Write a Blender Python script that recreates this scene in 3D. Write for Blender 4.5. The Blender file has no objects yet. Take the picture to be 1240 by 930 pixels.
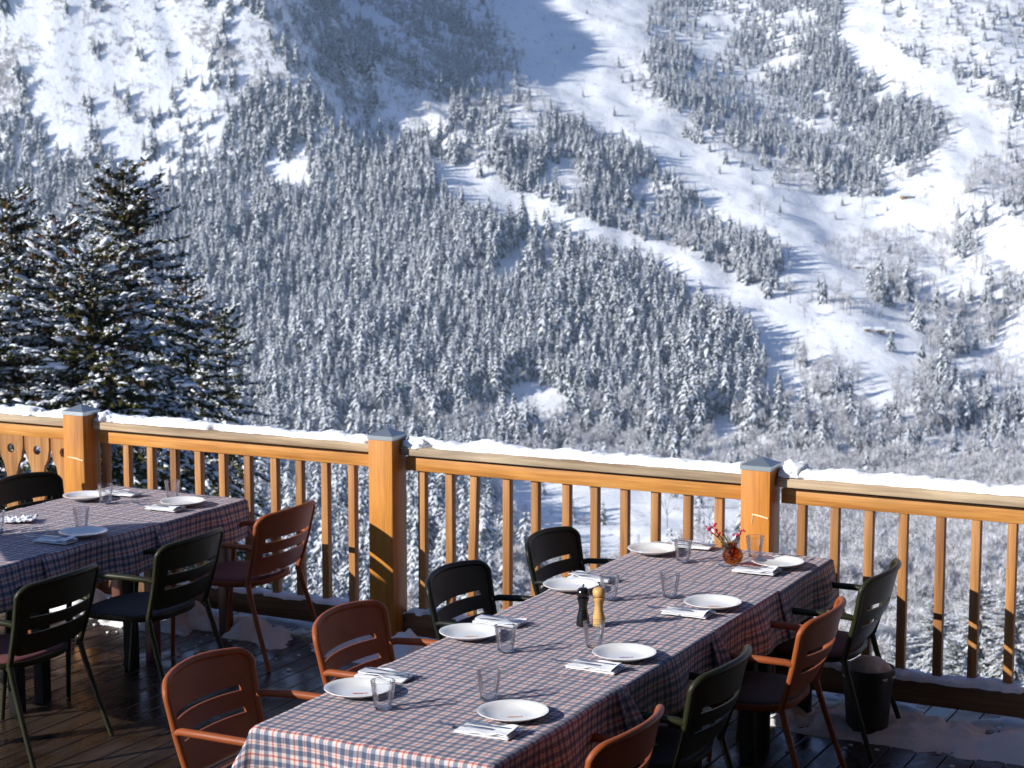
import bpy, bmesh, math, random
import numpy as np
from mathutils import Vector, Matrix, noise

random.seed(7)
rng = np.random.default_rng(7)
scene = bpy.context.scene
COL = scene.collection
PI = math.pi

# ------------------------------------------------------------------ helpers
def link(name, me, parent=None):
    o = bpy.data.objects.new(name, me)
    COL.objects.link(o)
    if parent is not None:
        o.parent = parent
    return o

def tag(o, label=None, cat=None, group=None, kind=None):
    if label: o['label'] = label
    if cat: o['category'] = cat
    if group: o['group'] = group
    if kind: o['kind'] = kind
    return o

def empty(name, loc=(0, 0, 0), rz=0.0):
    o = bpy.data.objects.new(name, None)
    o.location = loc
    o.rotation_euler = (0, 0, rz)
    o.empty_display_size = 0.1
    COL.objects.link(o)
    return o

def copy_tree(o, parent=None):
    c = o.copy()
    COL.objects.link(c)
    c.parent = parent
    for ch in list(o.children):
        copy_tree(ch, c)
    return c

class MB:
    """collects shapes, then links them as ONE mesh object"""
    def __init__(s):
        s.v = []; s.f = []; s.m = []; s.uv = []
    def add(s, vs, fs, mi=0, uvs=None):
        b = len(s.v)
        s.v += [tuple(p) for p in vs]
        s.f += [tuple(b + i for i in f) for f in fs]
        s.m += [mi] * len(fs)
        s.uv += (uvs if uvs is not None else [(0, 0)] * len(vs))
        return s
    def box(s, x0, x1, y0, y1, z0, z1, mi=0, ch=0.0, mat=None):
        c = Vector(((x0 + x1) / 2, (y0 + y1) / 2, (z0 + z1) / 2))
        h = Vector(((x1 - x0) / 2, (y1 - y0) / 2, (z1 - z0) / 2))
        bm = bmesh.new()
        bmesh.ops.create_cube(bm, size=2.0)
        for v in bm.verts:
            v.co = Vector((v.co.x * h.x, v.co.y * h.y, v.co.z * h.z))
        if ch > 0:
            bmesh.ops.bevel(bm, geom=list(bm.edges), offset=min(ch, min(h) * .8), segments=2, affect='EDGES', profile=.5)
        for v in bm.verts:
            v.co = v.co + c
            if mat is not None: v.co = mat @ v.co
        bm.verts.ensure_lookup_table()
        s.add([v.co[:] for v in bm.verts], [[v.index for v in f.verts] for f in bm.faces], mi)
        bm.free()
        return s
    def tube(s, pts, r, n=10, mi=0, cap=True, squash=None, closed=False):
        pts = [Vector(p) for p in pts]
        N = len(pts)
        rr = r if isinstance(r, (list, tuple)) else [r] * N
        vs = []; fs = []
        t0 = (pts[1] - pts[0]).normalized()
        a = Vector((0, 0, 1)) if abs(t0.z) < .9 else Vector((0, 1, 0))
        nrm = t0.cross(a).normalized()
        prev = t0
        for i, p in enumerate(pts):
            if closed: t = (pts[(i + 1) % N] - pts[i - 1]).normalized()
            elif i == 0: t = t0
            elif i == N - 1: t = (pts[-1] - pts[-2]).normalized()
            else: t = (pts[i + 1] - pts[i - 1]).normalized()
            q = prev.rotation_difference(t)
            nrm = (q @ nrm).normalized(); prev = t
            bi = t.cross(nrm).normalized()
            for k in range(n):
                w = 2 * PI * k / n
                ca, sa = math.cos(w) * rr[i], math.sin(w) * rr[i]
                if squash: sa *= squash
                vs.append(p + nrm * ca + bi * sa)
        last = N if closed else N - 1
        for i in range(last):
            j = (i + 1) % N
            for k in range(n):
                k2 = (k + 1) % n
                fs.append((i * n + k, i * n + k2, j * n + k2, j * n + k))
        if cap and not closed:
            fs.append(tuple(reversed(range(n))))
            fs.append(tuple((N - 1) * n + k for k in range(n)))
        s.add(vs, fs, mi)
        return s
    def lathe(s, prof, n=40, mi=0, c=(0, 0, 0), closed=False, ribs=None):
        vs = []; fs = []
        N = len(prof)
        for i, (r, z) in enumerate(prof):
            for k in range(n):
                w = 2 * PI * k / n
                q = r
                if ribs and ribs[2] <= i <= ribs[3]:
                    q = r * (1 + ribs[1] * math.cos(ribs[0] * w))
                vs.append((c[0] + q * math.cos(w), c[1] + q * math.sin(w), c[2] + z))
        for i in range(N - 1):
            for k in range(n):
                k2 = (k + 1) % n
                fs.append((i * n + k, i * n + k2, (i + 1) * n + k2, (i + 1) * n + k))
        s.add(vs, fs, mi)
        return s
    def build(s, name, mats, parent=None, smooth=None, recalc=True):
        me = bpy.data.meshes.new(name)
        me.from_pydata(s.v, [], s.f)
        if not isinstance(mats, (list, tuple)): mats = [mats]
        for m in mats: me.materials.append(m)
        me.polygons.foreach_set('material_index', s.m)
        if any(u != (0, 0) for u in s.uv):
            uvl = me.uv_layers.new(name='UVMap')
            li = np.empty(len(me.loops), dtype=np.int32)
            me.loops.foreach_get('vertex_index', li)
            uvl.data.foreach_set('uv', np.array(s.uv, dtype=np.float32)[li].ravel())
        if recalc:
            bm = bmesh.new(); bm.from_mesh(me)
            bmesh.ops.recalc_face_normals(bm, faces=list(bm.faces))
            bm.to_mesh(me); bm.free()
        if smooth is not None:
            me.polygons.foreach_set('use_smooth', [True] * len(me.polygons))
            if smooth < 180:
                me.set_sharp_from_angle(angle=math.radians(smooth))
        me.update()
        return link(name, me, parent)

def np_mesh(name, V, F, midx, mats, smooth=False):
    """fast mesh of triangles / quads (faces all the same size)"""
    me = bpy.data.meshes.new(name)
    V = np.asarray(V, dtype=np.float32); F = np.asarray(F, dtype=np.int32)
    k = F.shape[1]
    me.vertices.add(len(V)); me.vertices.foreach_set('co', V.ravel())
    me.loops.add(F.size); me.loops.foreach_set('vertex_index', F.ravel())
    me.polygons.add(len(F))
    me.polygons.foreach_set('loop_start', np.arange(0, F.size, k, dtype=np.int32))
    me.polygons.foreach_set('loop_total', np.full(len(F), k, dtype=np.int32))
    for m in mats: me.materials.append(m)
    me.polygons.foreach_set('material_index', np.asarray(midx, dtype=np.int32))
    if smooth: me.polygons.foreach_set('use_smooth', np.ones(len(F), dtype=bool))
    me.update(calc_edges=True); me.validate()
    return me

# ------------------------------------------------------------------ materials
def mat(name):
    m = bpy.data.materials.new(name); m.use_nodes = True
    nt = m.node_tree
    b = nt.nodes['Principled BSDF']
    return m, nt, b
def N(nt, t, **kw):
    n = nt.nodes.new(t)
    for k, v in kw.items(): setattr(n, k, v)
    return n
def L(nt, a, b): nt.links.new(a, b)
def mapping(nt, scale=(1, 1, 1), rot=(0, 0, 0), src='Object', loc=(0, 0, 0)):
    tc = N(nt, 'ShaderNodeTexCoord'); mp = N(nt, 'ShaderNodeMapping')
    mp.inputs['Scale'].default_value = scale; mp.inputs['Rotation'].default_value = rot; mp.inputs['Location'].default_value = loc
    L(nt, tc.outputs[src], mp.inputs[0]); return mp.outputs[0]
def noise_n(nt, vec, scale, detail=4, rough=.55, dist=0):
    n = N(nt, 'ShaderNodeTexNoise'); n.inputs['Scale'].default_value = scale
    n.inputs['Detail'].default_value = detail; n.inputs['Roughness'].default_value = rough; n.inputs['Distortion'].default_value = dist
    if vec is not None: L(nt, vec, n.inputs['Vector'])
    return n.outputs['Fac']
def ramp(nt, fac, stops, interp='LINEAR'):
    r = N(nt, 'ShaderNodeValToRGB'); r.color_ramp.interpolation = interp
    e = r.color_ramp.elements
    while len(e) > len(stops): e.remove(e[-1])
    while len(e) < len(stops): e.new(1)
    for q, (p, c) in zip(e, stops):
        q.position = p; q.color = (c[0], c[1], c[2], 1) if len(c) == 3 else c
    L(nt, fac, r.inputs[0]); return r.outputs[0]
def mixc(nt, fac, a, b, mode='MIX'):
    m = N(nt, 'ShaderNodeMix', data_type='RGBA', blend_type=mode)
    for i, x in ((0, fac), (6, a), (7, b)):
        if hasattr(x, 'is_output'): L(nt, x, m.inputs[i])
        elif i == 0: m.inputs[0].default_value = x
        else: m.inputs[i].default_value = (x[0], x[1], x[2], 1)
    return m.outputs[2]
def bump(nt, b, h, strength, dist):
    n = N(nt, 'ShaderNodeBump'); n.inputs['Strength'].default_value = strength; n.inputs['Distance'].default_value = dist
    L(nt, h, n.inputs['Height']); L(nt, n.outputs[0], b.inputs['Normal'])
def simple(name, col, rough=.5, metal=0, spec=.5):
    m, nt, b = mat(name)
    b.inputs['Base Color'].default_value = (*col, 1); b.inputs['Roughness'].default_value = rough
    b.inputs['Metallic'].default_value = metal; b.inputs['Specular IOR Level'].default_value = spec
    return m

def wood(name, c1, c2, c3, axis, rough=.55, knots=True, sc=1.0, weather=None):
    """sawn softwood; grain runs along axis (0,1,2)"""
    m, nt, b = mat(name)
    s = [26 * sc] * 3; s[axis] = 1.6 * sc
    v = mapping(nt, tuple(s))
    g = noise_n(nt, v, 1.0, 6, .6, .6)
    s2 = [120 * sc] * 3; s2[axis] = 4 * sc
    g2 = noise_n(nt, mapping(nt, tuple(s2)), 1.0, 3, .6)
    col = ramp(nt, g, [(.3, c1), (.5, c2), (.72, c3)])
    fine = ramp(nt, g2, [(.3, (.72, .72, .72)), (.65, (1, 1, 1))])
    col = mixc(nt, 1.0, col, fine, 'MULTIPLY')
    if knots:
        sk = [5.5, 5.5, 5.5]; sk[axis] = 2.6
        vk = N(nt, 'ShaderNodeTexVoronoi'); L(nt, mapping(nt, tuple(sk), loc=(.3, .1, .7)), vk.inputs['Vector']); vk.inputs['Scale'].default_value = 1.0
        kf = ramp(nt, vk.outputs['Distance'], [(.07, (1, 1, 1)), (.15, (0, 0, 0))])
        col = mixc(nt, kf, col, tuple(x * .42 for x in c1))
    big = noise_n(nt, mapping(nt, (1.1, 1.1, 1.1)), 1.4, 3)
    col = mixc(nt, 1.0, col, ramp(nt, big, [(.35, (.80, .77, .74)), (.65, (1, 1, 1))]), 'MULTIPLY')
    if weather:
        wv = [9, 9, 9]; wv[axis] = 1.2
        wf = ramp(nt, noise_n(nt, mapping(nt, tuple(wv)), 1.0, 4), [(.48, (0, 0, 0)), (.68, (.8, .8, .8))])
        col = mixc(nt, wf, col, weather)
    oi = N(nt, 'ShaderNodeObjectInfo')
    col = mixc(nt, 1.0, col, ramp(nt, oi.outputs['Random'], [(0, (.74, .70, .68)), (.5, (.95, .95, .95)), (1, (1.14, 1.10, 1.04))]), 'MULTIPLY')
    st = [14, 14, 14]; st[axis] = .8
    stain = ramp(nt, noise_n(nt, mapping(nt, tuple(st), loc=(2.3, 1.1, .4)), 1.0, 3), [(.55, (1, 1, 1)), (.72, (.66, .58, .50))])
    col = mixc(nt, 1.0, col, stain, 'MULTIPLY')
    L(nt, col, b.inputs['Base Color']); b.inputs['Roughness'].default_value = rough
    b.inputs['Specular IOR Level'].default_value = .3
    bump(nt, b, g2, .25, .002)
    return m

M = {}
OR1, OR2, OR3 = (.48, .20, .04), (.62, .29, .065), (.70, .36, .09)
M['post_wood'] = wood('stained larch', (.57, .215, .028), (.65, .26, .038), (.69, .295, .05), 2, .5, knots=False)
M['beam_wood'] = wood('orange beam wood', (.50, .20, .04), (.64, .29, .065), (.72, .37, .11), 0, .5)
M['baluster_wood'] = wood('baluster wood', (.36, .155, .045), (.48, .225, .07), (.55, .28, .10), 2, .6)
M['board_wood'] = wood('weathered handrail wood', (.36, .27, .18), (.52, .41, .28), (.60, .49, .35), 0, .75, knots=False, weather=(.20, .15, .11))
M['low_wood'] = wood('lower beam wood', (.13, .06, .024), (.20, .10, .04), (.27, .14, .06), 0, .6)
M['scratch'] = simple('scuffed wood', (.82, .68, .42), .7)
M['zinc'] = simple('zinc sheet', (.36, .40, .42), .38, .75)

# wet deck boards
m, nt, b = mat('wet deck boards')
v = mapping(nt, (8.06, .35, 1))
sep = N(nt, 'ShaderNodeSeparateXYZ'); L(nt, mapping(nt), sep.inputs[0])
d = N(nt, 'ShaderNodeMath', operation='DIVIDE'); L(nt, sep.outputs[0], d.inputs[0]); d.inputs[1].default_value = .126
fl = N(nt, 'ShaderNodeMath', operation='FLOOR'); L(nt, d.outputs[0], fl.inputs[0])
wn = N(nt, 'ShaderNodeTexWhiteNoise', noise_dimensions='1D'); L(nt, fl.outputs[0], wn.inputs['W'])
g = noise_n(nt, mapping(nt, (40, 2.0, 40)), 1.0, 6, .6, .4)
col = ramp(nt, g, [(.3, (.014, .009, .006)), (.6, (.042, .026, .017)), (.8, (.075, .048, .030))])
col = mixc(nt, 1.0, col, ramp(nt, wn.outputs[0], [(0, (.55, .55, .55)), (1, (1.25, 1.15, 1.05))]), 'MULTIPLY')
L(nt, col, b.inputs['Base Color'])
wet = noise_n(nt, mapping(nt, (2.2, 1.6, 1)), 1.4, 5, .6, .5)
rr = ramp(nt, wet, [(.42, (.16, .16, .16)), (.62, (.55, .55, .55))])
L(nt, rr, b.inputs['Roughness'])
bump(nt, b, g, .35, .003)
M['deck'] = m

# snow
def snow(name, col=(.84, .86, .90), scale=30, strength=.35, dist=.01, sss=0):
    m, nt, b = mat(name)
    b.inputs['Base Color'].default_value = (*col, 1); b.inputs['Roughness'].default_value = .75
    b.inputs['Specular IOR Level'].default_value = .25
    n = noise_n(nt, mapping(nt), scale, 6, .65)
    bump(nt, b, n, strength, dist)
    if sss:
        b.inputs['Subsurface Weight'].default_value = sss; b.inputs['Subsurface Radius'].default_value = (.02, .025, .03); b.inputs['Subsurface Scale'].default_value = 1.0
    return m
M['snow'] = snow('packed snow', scale=55, strength=.6, dist=.008)
M['snow_dirty'] = snow('old deck snow', (.70, .70, .72), 45, .8, .012)
M['tree_snow'] = snow('snow on branches', (.80, .82, .86), 12, .5, .05)

# terrain
m, nt, b = mat('mountain snow')
att = N(nt, 'ShaderNodeAttribute', attribute_name='rocky')
co = mapping(nt)
n1 = noise_n(nt, co, .055, 7, .68)
n2 = noise_n(nt, co, .22, 5, .7)
add = N(nt, 'ShaderNodeMath', operation='MULTIPLY_ADD'); L(nt, n2, add.inputs[0]); add.inputs[1].default_value = .6; L(nt, n1, add.inputs[2])
thr = N(nt, 'ShaderNodeMath', operation='MULTIPLY_ADD'); L(nt, att.outputs['Fac'], thr.inputs[0]); thr.inputs[1].default_value = .22; L(nt, add.outputs[0], thr.inputs[2])
rk = ramp(nt, thr.outputs[0], [(.98, (0, 0, 0)), (1.0, (1, 1, 1))])
# (ramp positions are clamped to 1: rescale first)
sc_ = N(nt, 'ShaderNodeMath', operation='MULTIPLY'); L(nt, thr.outputs[0], sc_.inputs[0]); sc_.inputs[1].default_value = .75
rk = ramp(nt, sc_.outputs[0], [(.70, (0, 0, 0)), (.80, (.85, .85, .85))])
rockc = ramp(nt, n2, [(.35, (.13, .12, .12)), (.6, (.30, .27, .25))])
col = mixc(nt, rk, (.90, .91, .93), rockc)
L(nt, col, b.inputs['Base Color']); b.inputs['Roughness'].default_value = .8; b.inputs['Specular IOR Level'].default_value = .15
bump(nt, b, n1, .35, 6.0)
M['terrain'] = m

# tablecloth plaid (uv in metres)
def plaid(name, ofs):
    m, nt, b = mat(name)
    tc = N(nt, 'ShaderNodeTexCoord'); sp = N(nt, 'ShaderNodeSeparateXYZ'); L(nt, tc.outputs['UV'], sp.inputs[0])
    cream = (.90, .86, .80); navy = (.30, .34, .43); red = (.76, .36, .34); pink = (.90, .72, .68); pale = (.76, .78, .81)
    P_ = .082
    stops = [(0, red), (.05, cream), (.15, pale), (.20, navy), (.40, pale), (.425, pink), (.45, cream), (.485, red), (.515, cream), (.55, pink), (.575, pale), (.60, navy), (.80, pale), (.86, cream), (.965, red)]
    out = []
    for k in (0, 1):
        d = N(nt, 'ShaderNodeMath', operation='MULTIPLY_ADD'); L(nt, sp.outputs[k], d.inputs[0]); d.inputs[1].default_value = 1 / P_; d.inputs[2].default_value = ofs[k]
        fr = N(nt, 'ShaderNodeMath', operation='FRACT'); L(nt, d.outputs[0], fr.inputs[0])
        out.append(ramp(nt, fr.outputs[0], stops, 'CONSTANT'))
    col = mixc(nt, 1.0, out[0], out[1], 'MULTIPLY')
    col = mixc(nt, 1.0, col, (.80, .745, .76), 'MULTIPLY')
    wv = noise_n(nt, mapping(nt, (900, 900, 1), src='UV'), 1.0, 2)
    col = mixc(nt, 1.0, col, ramp(nt, wv, [(.3, (.82, .82, .82)), (.7, (1, 1, 1))]), 'MULTIPLY')
    L(nt, col, b.inputs['Base Color']); b.inputs['Roughness'].default_value = .78; b.inputs['Specular IOR Level'].default_value = .3
    b.inputs['Sheen Weight'].default_value = .1
    bump(nt, b, noise_n(nt, mapping(nt, (1, 1, 1), src='UV'), 26, 5, .6), .35, .006)
    return m
M['cloth'] = [plaid('checked oilcloth %s' % k, o) for k, o in (('one', (0, 0)), ('two', (.37, .2)), ('three', (.1, .63)), ('four', (.7, .45)))]

def paint(name, col, rough=.42):
    m, nt, b = mat(name)
    n = noise_n(nt, mapping(nt), 9, 4)
    c = mixc(nt, 1.0, col, ramp(nt, n, [(.3, (.84, .84, .84)), (.7, (1.05, 1.05, 1.05))]), 'MULTIPLY')
    L(nt, c, b.inputs['Base Color']); b.inputs['Roughness'].default_value = rough; b.inputs['Specular IOR Level'].default_value = .2
    bump(nt, b, noise_n(nt, mapping(nt), 420, 2), .12, .001)
    return m
M['terra'] = paint('terracotta powder coat', (.265, .068, .020), .46)
M['olive'] = paint('dark olive powder coat', (.021, .022, .009), .42)
M['black'] = paint('black green powder coat', (.006, .008, .005), .46)
M['cush_red'] = simple('burgundy seat pad', (.13, .035, .035), .85)
M['cush_grey'] = simple('charcoal seat pad', (.045, .045, .045), .85)
M['cush_terra'] = simple('rust seat pad', (.20, .045, .03), .8)
M['table_metal'] = simple('black table metal', (.008, .008, .008), .7, spec=.2)
M['table_brown'] = simple('rust brown table legs', (.10, .03, .018), .5)
m, nt, b = mat('glazed porcelain')
b.inputs['Base Color'].default_value = (.80, .79, .76, 1); b.inputs['Roughness'].default_value = .14
M['porcelain'] = m
m, nt, b = mat('white linen')
b.inputs['Base Color'].default_value = (.82, .82, .84, 1); b.inputs['Roughness'].default_value = .9
bump(nt, b, noise_n(nt, mapping(nt), 60, 4), .4, .004)
M['linen'] = m
M['steel'] = simple('cutlery steel', (.55, .55, .56), .18, 1.0)
M['mark_orange'] = simple('orange glaze', (.75, .30, .06), .3)
M['mark_red'] = simple('red glaze', (.60, .04, .04), .3)
M['mark_violet'] = simple('violet glaze', (.30, .14, .35), .3)
M['mill_wood'] = wood('varnished beech', (.62, .36, .12), (.70, .43, .16), (.74, .48, .20), 2, .28, knots=False)
M['mill_black'] = simple('black lacquer', (.008, .008, .008), .12)
M['bucket'] = simple('black plastic', (.010, .010, .010), .45)

def glassy(name, tint, rough=.02, trans=.86):
    """thin clear glass: mostly straight-through light plus a fresnel sheen"""
    m = bpy.data.materials.new(name); m.use_nodes = True
    nt = m.node_tree; nt.nodes.clear()
    out = N(nt, 'ShaderNodeOutputMaterial')
    tr = N(nt, 'ShaderNodeBsdfTransparent'); tr.inputs[0].default_value = (*tint, 1)
    gl = N(nt, 'ShaderNodeBsdfGlossy'); gl.inputs['Roughness'].default_value = rough; gl.inputs[0].default_value = (1, 1, 1, 1)
    lw = N(nt, 'ShaderNodeFresnel'); lw.inputs[0].default_value = 1.5
    mx = N(nt, 'ShaderNodeMixShader')
    bp = N(nt, 'ShaderNodeBump'); bp.inputs['Strength'].default_value = .5; bp.inputs['Distance'].default_value = .003
    L(nt, noise_n(nt, mapping(nt, (1, 1, .35)), 90, 2), bp.inputs['Height'])
    L(nt, bp.outputs[0], gl.inputs['Normal']); L(nt, bp.outputs[0], lw.inputs['Normal'])
    fm_ = N(nt, 'ShaderNodeMath', operation='MULTIPLY'); fm_.inputs[1].default_value = .75; L(nt, lw.outputs[0], fm_.inputs[0])
    L(nt, fm_.outputs[0], mx.inputs[0]); L(nt, tr.outputs[0], mx.inputs[1]); L(nt, gl.outputs[0], mx.inputs[2])
    L(nt, mx.outputs[0], out.inputs[0])
    return m
M['glass'] = glassy('tumbler glass', (.955, .96, .97))
M['amber'] = glassy('amber glass', (.86, .50, .14), .03)
M['berry'] = simple('pink berries', (.55, .02, .07), .4)
M['twig'] = simple('dark twig', (.06, .02, .02), .7)
M['drystem'] = simple('dry yellow stems', (.45, .33, .12), .8)

def leafmat(name, c1, c2, scale=3.0, rough=.8):
    m, nt, b = mat(name)
    n = noise_n(nt, mapping(nt), scale, 3)
    L(nt, ramp(nt, n, [(.35, c1), (.65, c2)]), b.inputs['Base Color']); b.inputs['Roughness'].default_value = rough
    b.inputs['Specular IOR Level'].default_value = .2
    return m
M['needle'] = leafmat('spruce needles', (.026, .034, .013), (.10, .090, .024), 1.5)
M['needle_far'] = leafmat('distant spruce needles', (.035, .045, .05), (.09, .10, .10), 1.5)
M['frost'] = leafmat('frosted spruce needles', (.50, .53, .57), (.80, .82, .85), 6)
M['frost_twig'] = leafmat('frosted bare twigs', (.68, .68, .70), (.88, .88, .90), 5)
M['bare_twig'] = leafmat('bare brown twigs', (.12, .09, .07), (.22, .17, .13), 5)
M['bark'] = leafmat('bark', (.05, .035, .025), (.11, .08, .06), 4)
M['cone'] = leafmat('spruce cones', (.13, .05, .025), (.24, .10, .045), 3)

# ------------------------------------------------------------------ camera and light
YAW = math.radians(27.27); PITCH = math.atan(273 / 2240); HC = 2.6
cam = bpy.data.cameras.new('camera')
cam.sensor_width = 36; cam.lens = 2240 / 1240 * 36
cam.clip_start = .1; cam.clip_end = 8000
cam.dof.use_dof = True; cam.dof.focus_distance = 6.6; cam.dof.aperture_fstop = 9
co_ = bpy.data.objects.new('camera', cam); COL.objects.link(co_)
co_.location = (0, 0, HC); co_.rotation_euler = (PI / 2 - PITCH, 0, YAW)
scene.camera = co_

SUN_AZ = math.radians(51.5); SUN_EL = math.radians(24)
tdir = Vector((math.cos(SUN_AZ) * math.cos(SUN_EL), math.sin(SUN_AZ) * math.cos(SUN_EL), -math.sin(SUN_EL)))
sl = bpy.data.lights.new('sun', 'SUN'); sl.energy = 5.0; sl.angle = math.radians(.53); sl.color = (1, .965, .90)
so = bpy.data.objects.new('sun', sl); COL.objects.link(so)
so.rotation_euler = tdir.to_track_quat('-Z', 'Y').to_euler()
w = bpy.data.worlds.new('World'); scene.world = w; w.use_nodes = True
wt = w.node_tree; bg = wt.nodes['Background']
sky = wt.nodes.new('ShaderNodeTexSky'); sky.sky_type = 'NISHITA'; sky.sun_disc = False
sky.sun_elevation = SUN_EL; sky.sun_rotation = math.atan2(-tdir.x, -tdir.y); sky.altitude = 1400; sky.ozone_density = 5.5; sky.dust_density = .3
mm = wt.nodes.new('ShaderNodeMix'); mm.data_type = 'RGBA'; mm.blend_type = 'MULTIPLY'; mm.inputs[0].default_value = 1.0; mm.inputs[7].default_value = (.74, .93, 1.28, 1)
wt.links.new(sky.outputs[0], mm.inputs[6]); wt.links.new(mm.outputs[2], bg.inputs[0]); bg.inputs[1].default_value = .052
scene.view_settings.view_transform = 'Standard'; scene.view_settings.look = 'None'
scene.view_settings.gamma = 1; scene.view_settings.use_curve_mapping = False
scene.view_settings.exposure = .92
scene.cycles.max_bounces = 8; scene.cycles.diffuse_bounces = 3; scene.cycles.transparent_max_bounces = 16
scene.cycles.caustics_reflective = False; scene.cycles.caustics_refractive = False
scene.cycles.use_denoising = True

# ------------------------------------------------------------------ camera maths shared with the landscape (used to decide where woods and pistes lie)
FWH = np.array([-math.sin(YAW), math.cos(YAW)]); RTH = np.array([math.cos(YAW), math.sin(YAW)])
FPX = 2240.0
def project(l, f, z):
    cp, sp = math.cos(PITCH), math.sin(PITCH)
    dz = z - HC
    dep = f * cp - dz * sp
    upc = f * sp + dz * cp
    return 620 + FPX * l / dep, 465 - FPX * upc / dep

# value noise (numpy)
def _h(ix, iy, seed):
    n = (ix * 374761393 + iy * 668265263 + seed * 1442695041) & 0xffffffff
    n = ((n ^ (n >> 13)) * 1274126177) & 0xffffffff
    return ((n ^ (n >> 16)) & 0xffff) / 65535.0
def vnoise(x, y, seed=0):
    ix = np.floor(x).astype(np.int64); iy = np.floor(y).astype(np.int64)
    fx = x - ix; fy = y - iy
    fx = fx * fx * (3 - 2 * fx); fy = fy * fy * (3 - 2 * fy)
    a = _h(ix, iy, seed); b_ = _h(ix + 1, iy, seed); c = _h(ix, iy + 1, seed); d_ = _h(ix + 1, iy + 1, seed)
    return (a * (1 - fx) + b_ * fx) * (1 - fy) + (c * (1 - fx) + d_ * fx) * fy
def fbm(x, y, oct_=4, seed=0):
    s = 0; a = 1; t = 0
    for i in range(oct_):
        s = s + a * vnoise(x, y, seed + i); t += a; a *= .5; x = x * 2.03 + 11.3; y = y * 2.03 + 5.7
    return s / t * 2 - 1
def sstep(x, a, b_):
    t = np.clip((x - a) / (b_ - a), 0, 1); return t * t * (3 - 2 * t)

PF = [(0, -3.5), (12, -5.5), (25, -10), (40, -17), (70, -30), (100, -42), (200, -74), (300, -100), (450, -132), (600, -158), (900, -187), (1120, -200), (1250, -192), (1500, -108), (1800, 0), (2100, 115), (2400, 238), (2800, 420), (3300, 640)]
_fx = np.arange(0, 3320, 4.0)
_fz = np.interp(_fx, [p[0] for p in PF], [p[1] for p in PF])
_k = np.ones(31) / 31
_sm = np.convolve(np.pad(_fz, 15, mode='edge'), _k, 'valid')
_wt = sstep(_fx, 150, 400)
_fz = _fz * (1 - _wt) + _sm * _wt
def streak(l, f):
    return fbm((l + f * .80) * .020, (l - f) * .0035, 4, 55)
def terrain_z(l, f):
    z = np.interp(f, _fx, _fz)
    far = sstep(f, 1150, 1500)
    X = 620 + 2257 * l / np.maximum(f, 1)
    # broad spur on the left: the ground stands nearer there
    z = z + far * 60 * (1 - sstep(X, 350, 1000)) * sstep(f, 1300, 1900)
    # two rock ribs high on the left, running down to the right
    hi = sstep(f, 1640, 1820)
    t = np.clip((1950 - f) / 220.0, -1.5, 1.4)
    c1 = 165 + 195 * t; c2 = 275 + 150 * t
    wob = 30 * fbm(l * .010, f * .010, 3, 5)
    z = z + hi * 85 * (1 - sstep(X + wob, c1, c1 + 105))
    z = z + sstep(f, 1740, 1900) * 88 * (1 - sstep(X + wob * 1.3, c2 + 25, c2 + 165))
    z = z + hi * .40 * np.clip(430 - X, 0, 600) * .85
    z = z + hi * (1 - sstep(X, 560, 700)) * 20 * streak(l, f)
    # gullies and swells
    z = z + far * 26 * fbm(l * .0042 + 3.1, f * .0028, 4, 21)
    z = z + sstep(f, 300, 900) * 5 * fbm(l * .018, f * .018, 4, 9)
    z = z + sstep(f, 20, 120) * 2.2 * fbm(l * .03, f * .03, 4, 33)
    z = z + far * 8 * fbm(l * .012 + 7, f * .009, 3, 61)
    # shallow ravine where the stream runs, lower right
    z = z - sstep(f, 1250, 1500) * 22 * np.exp(-((X - 1240 + (f - 1250) * .35) / 120.0) ** 2)
    return z

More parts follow.
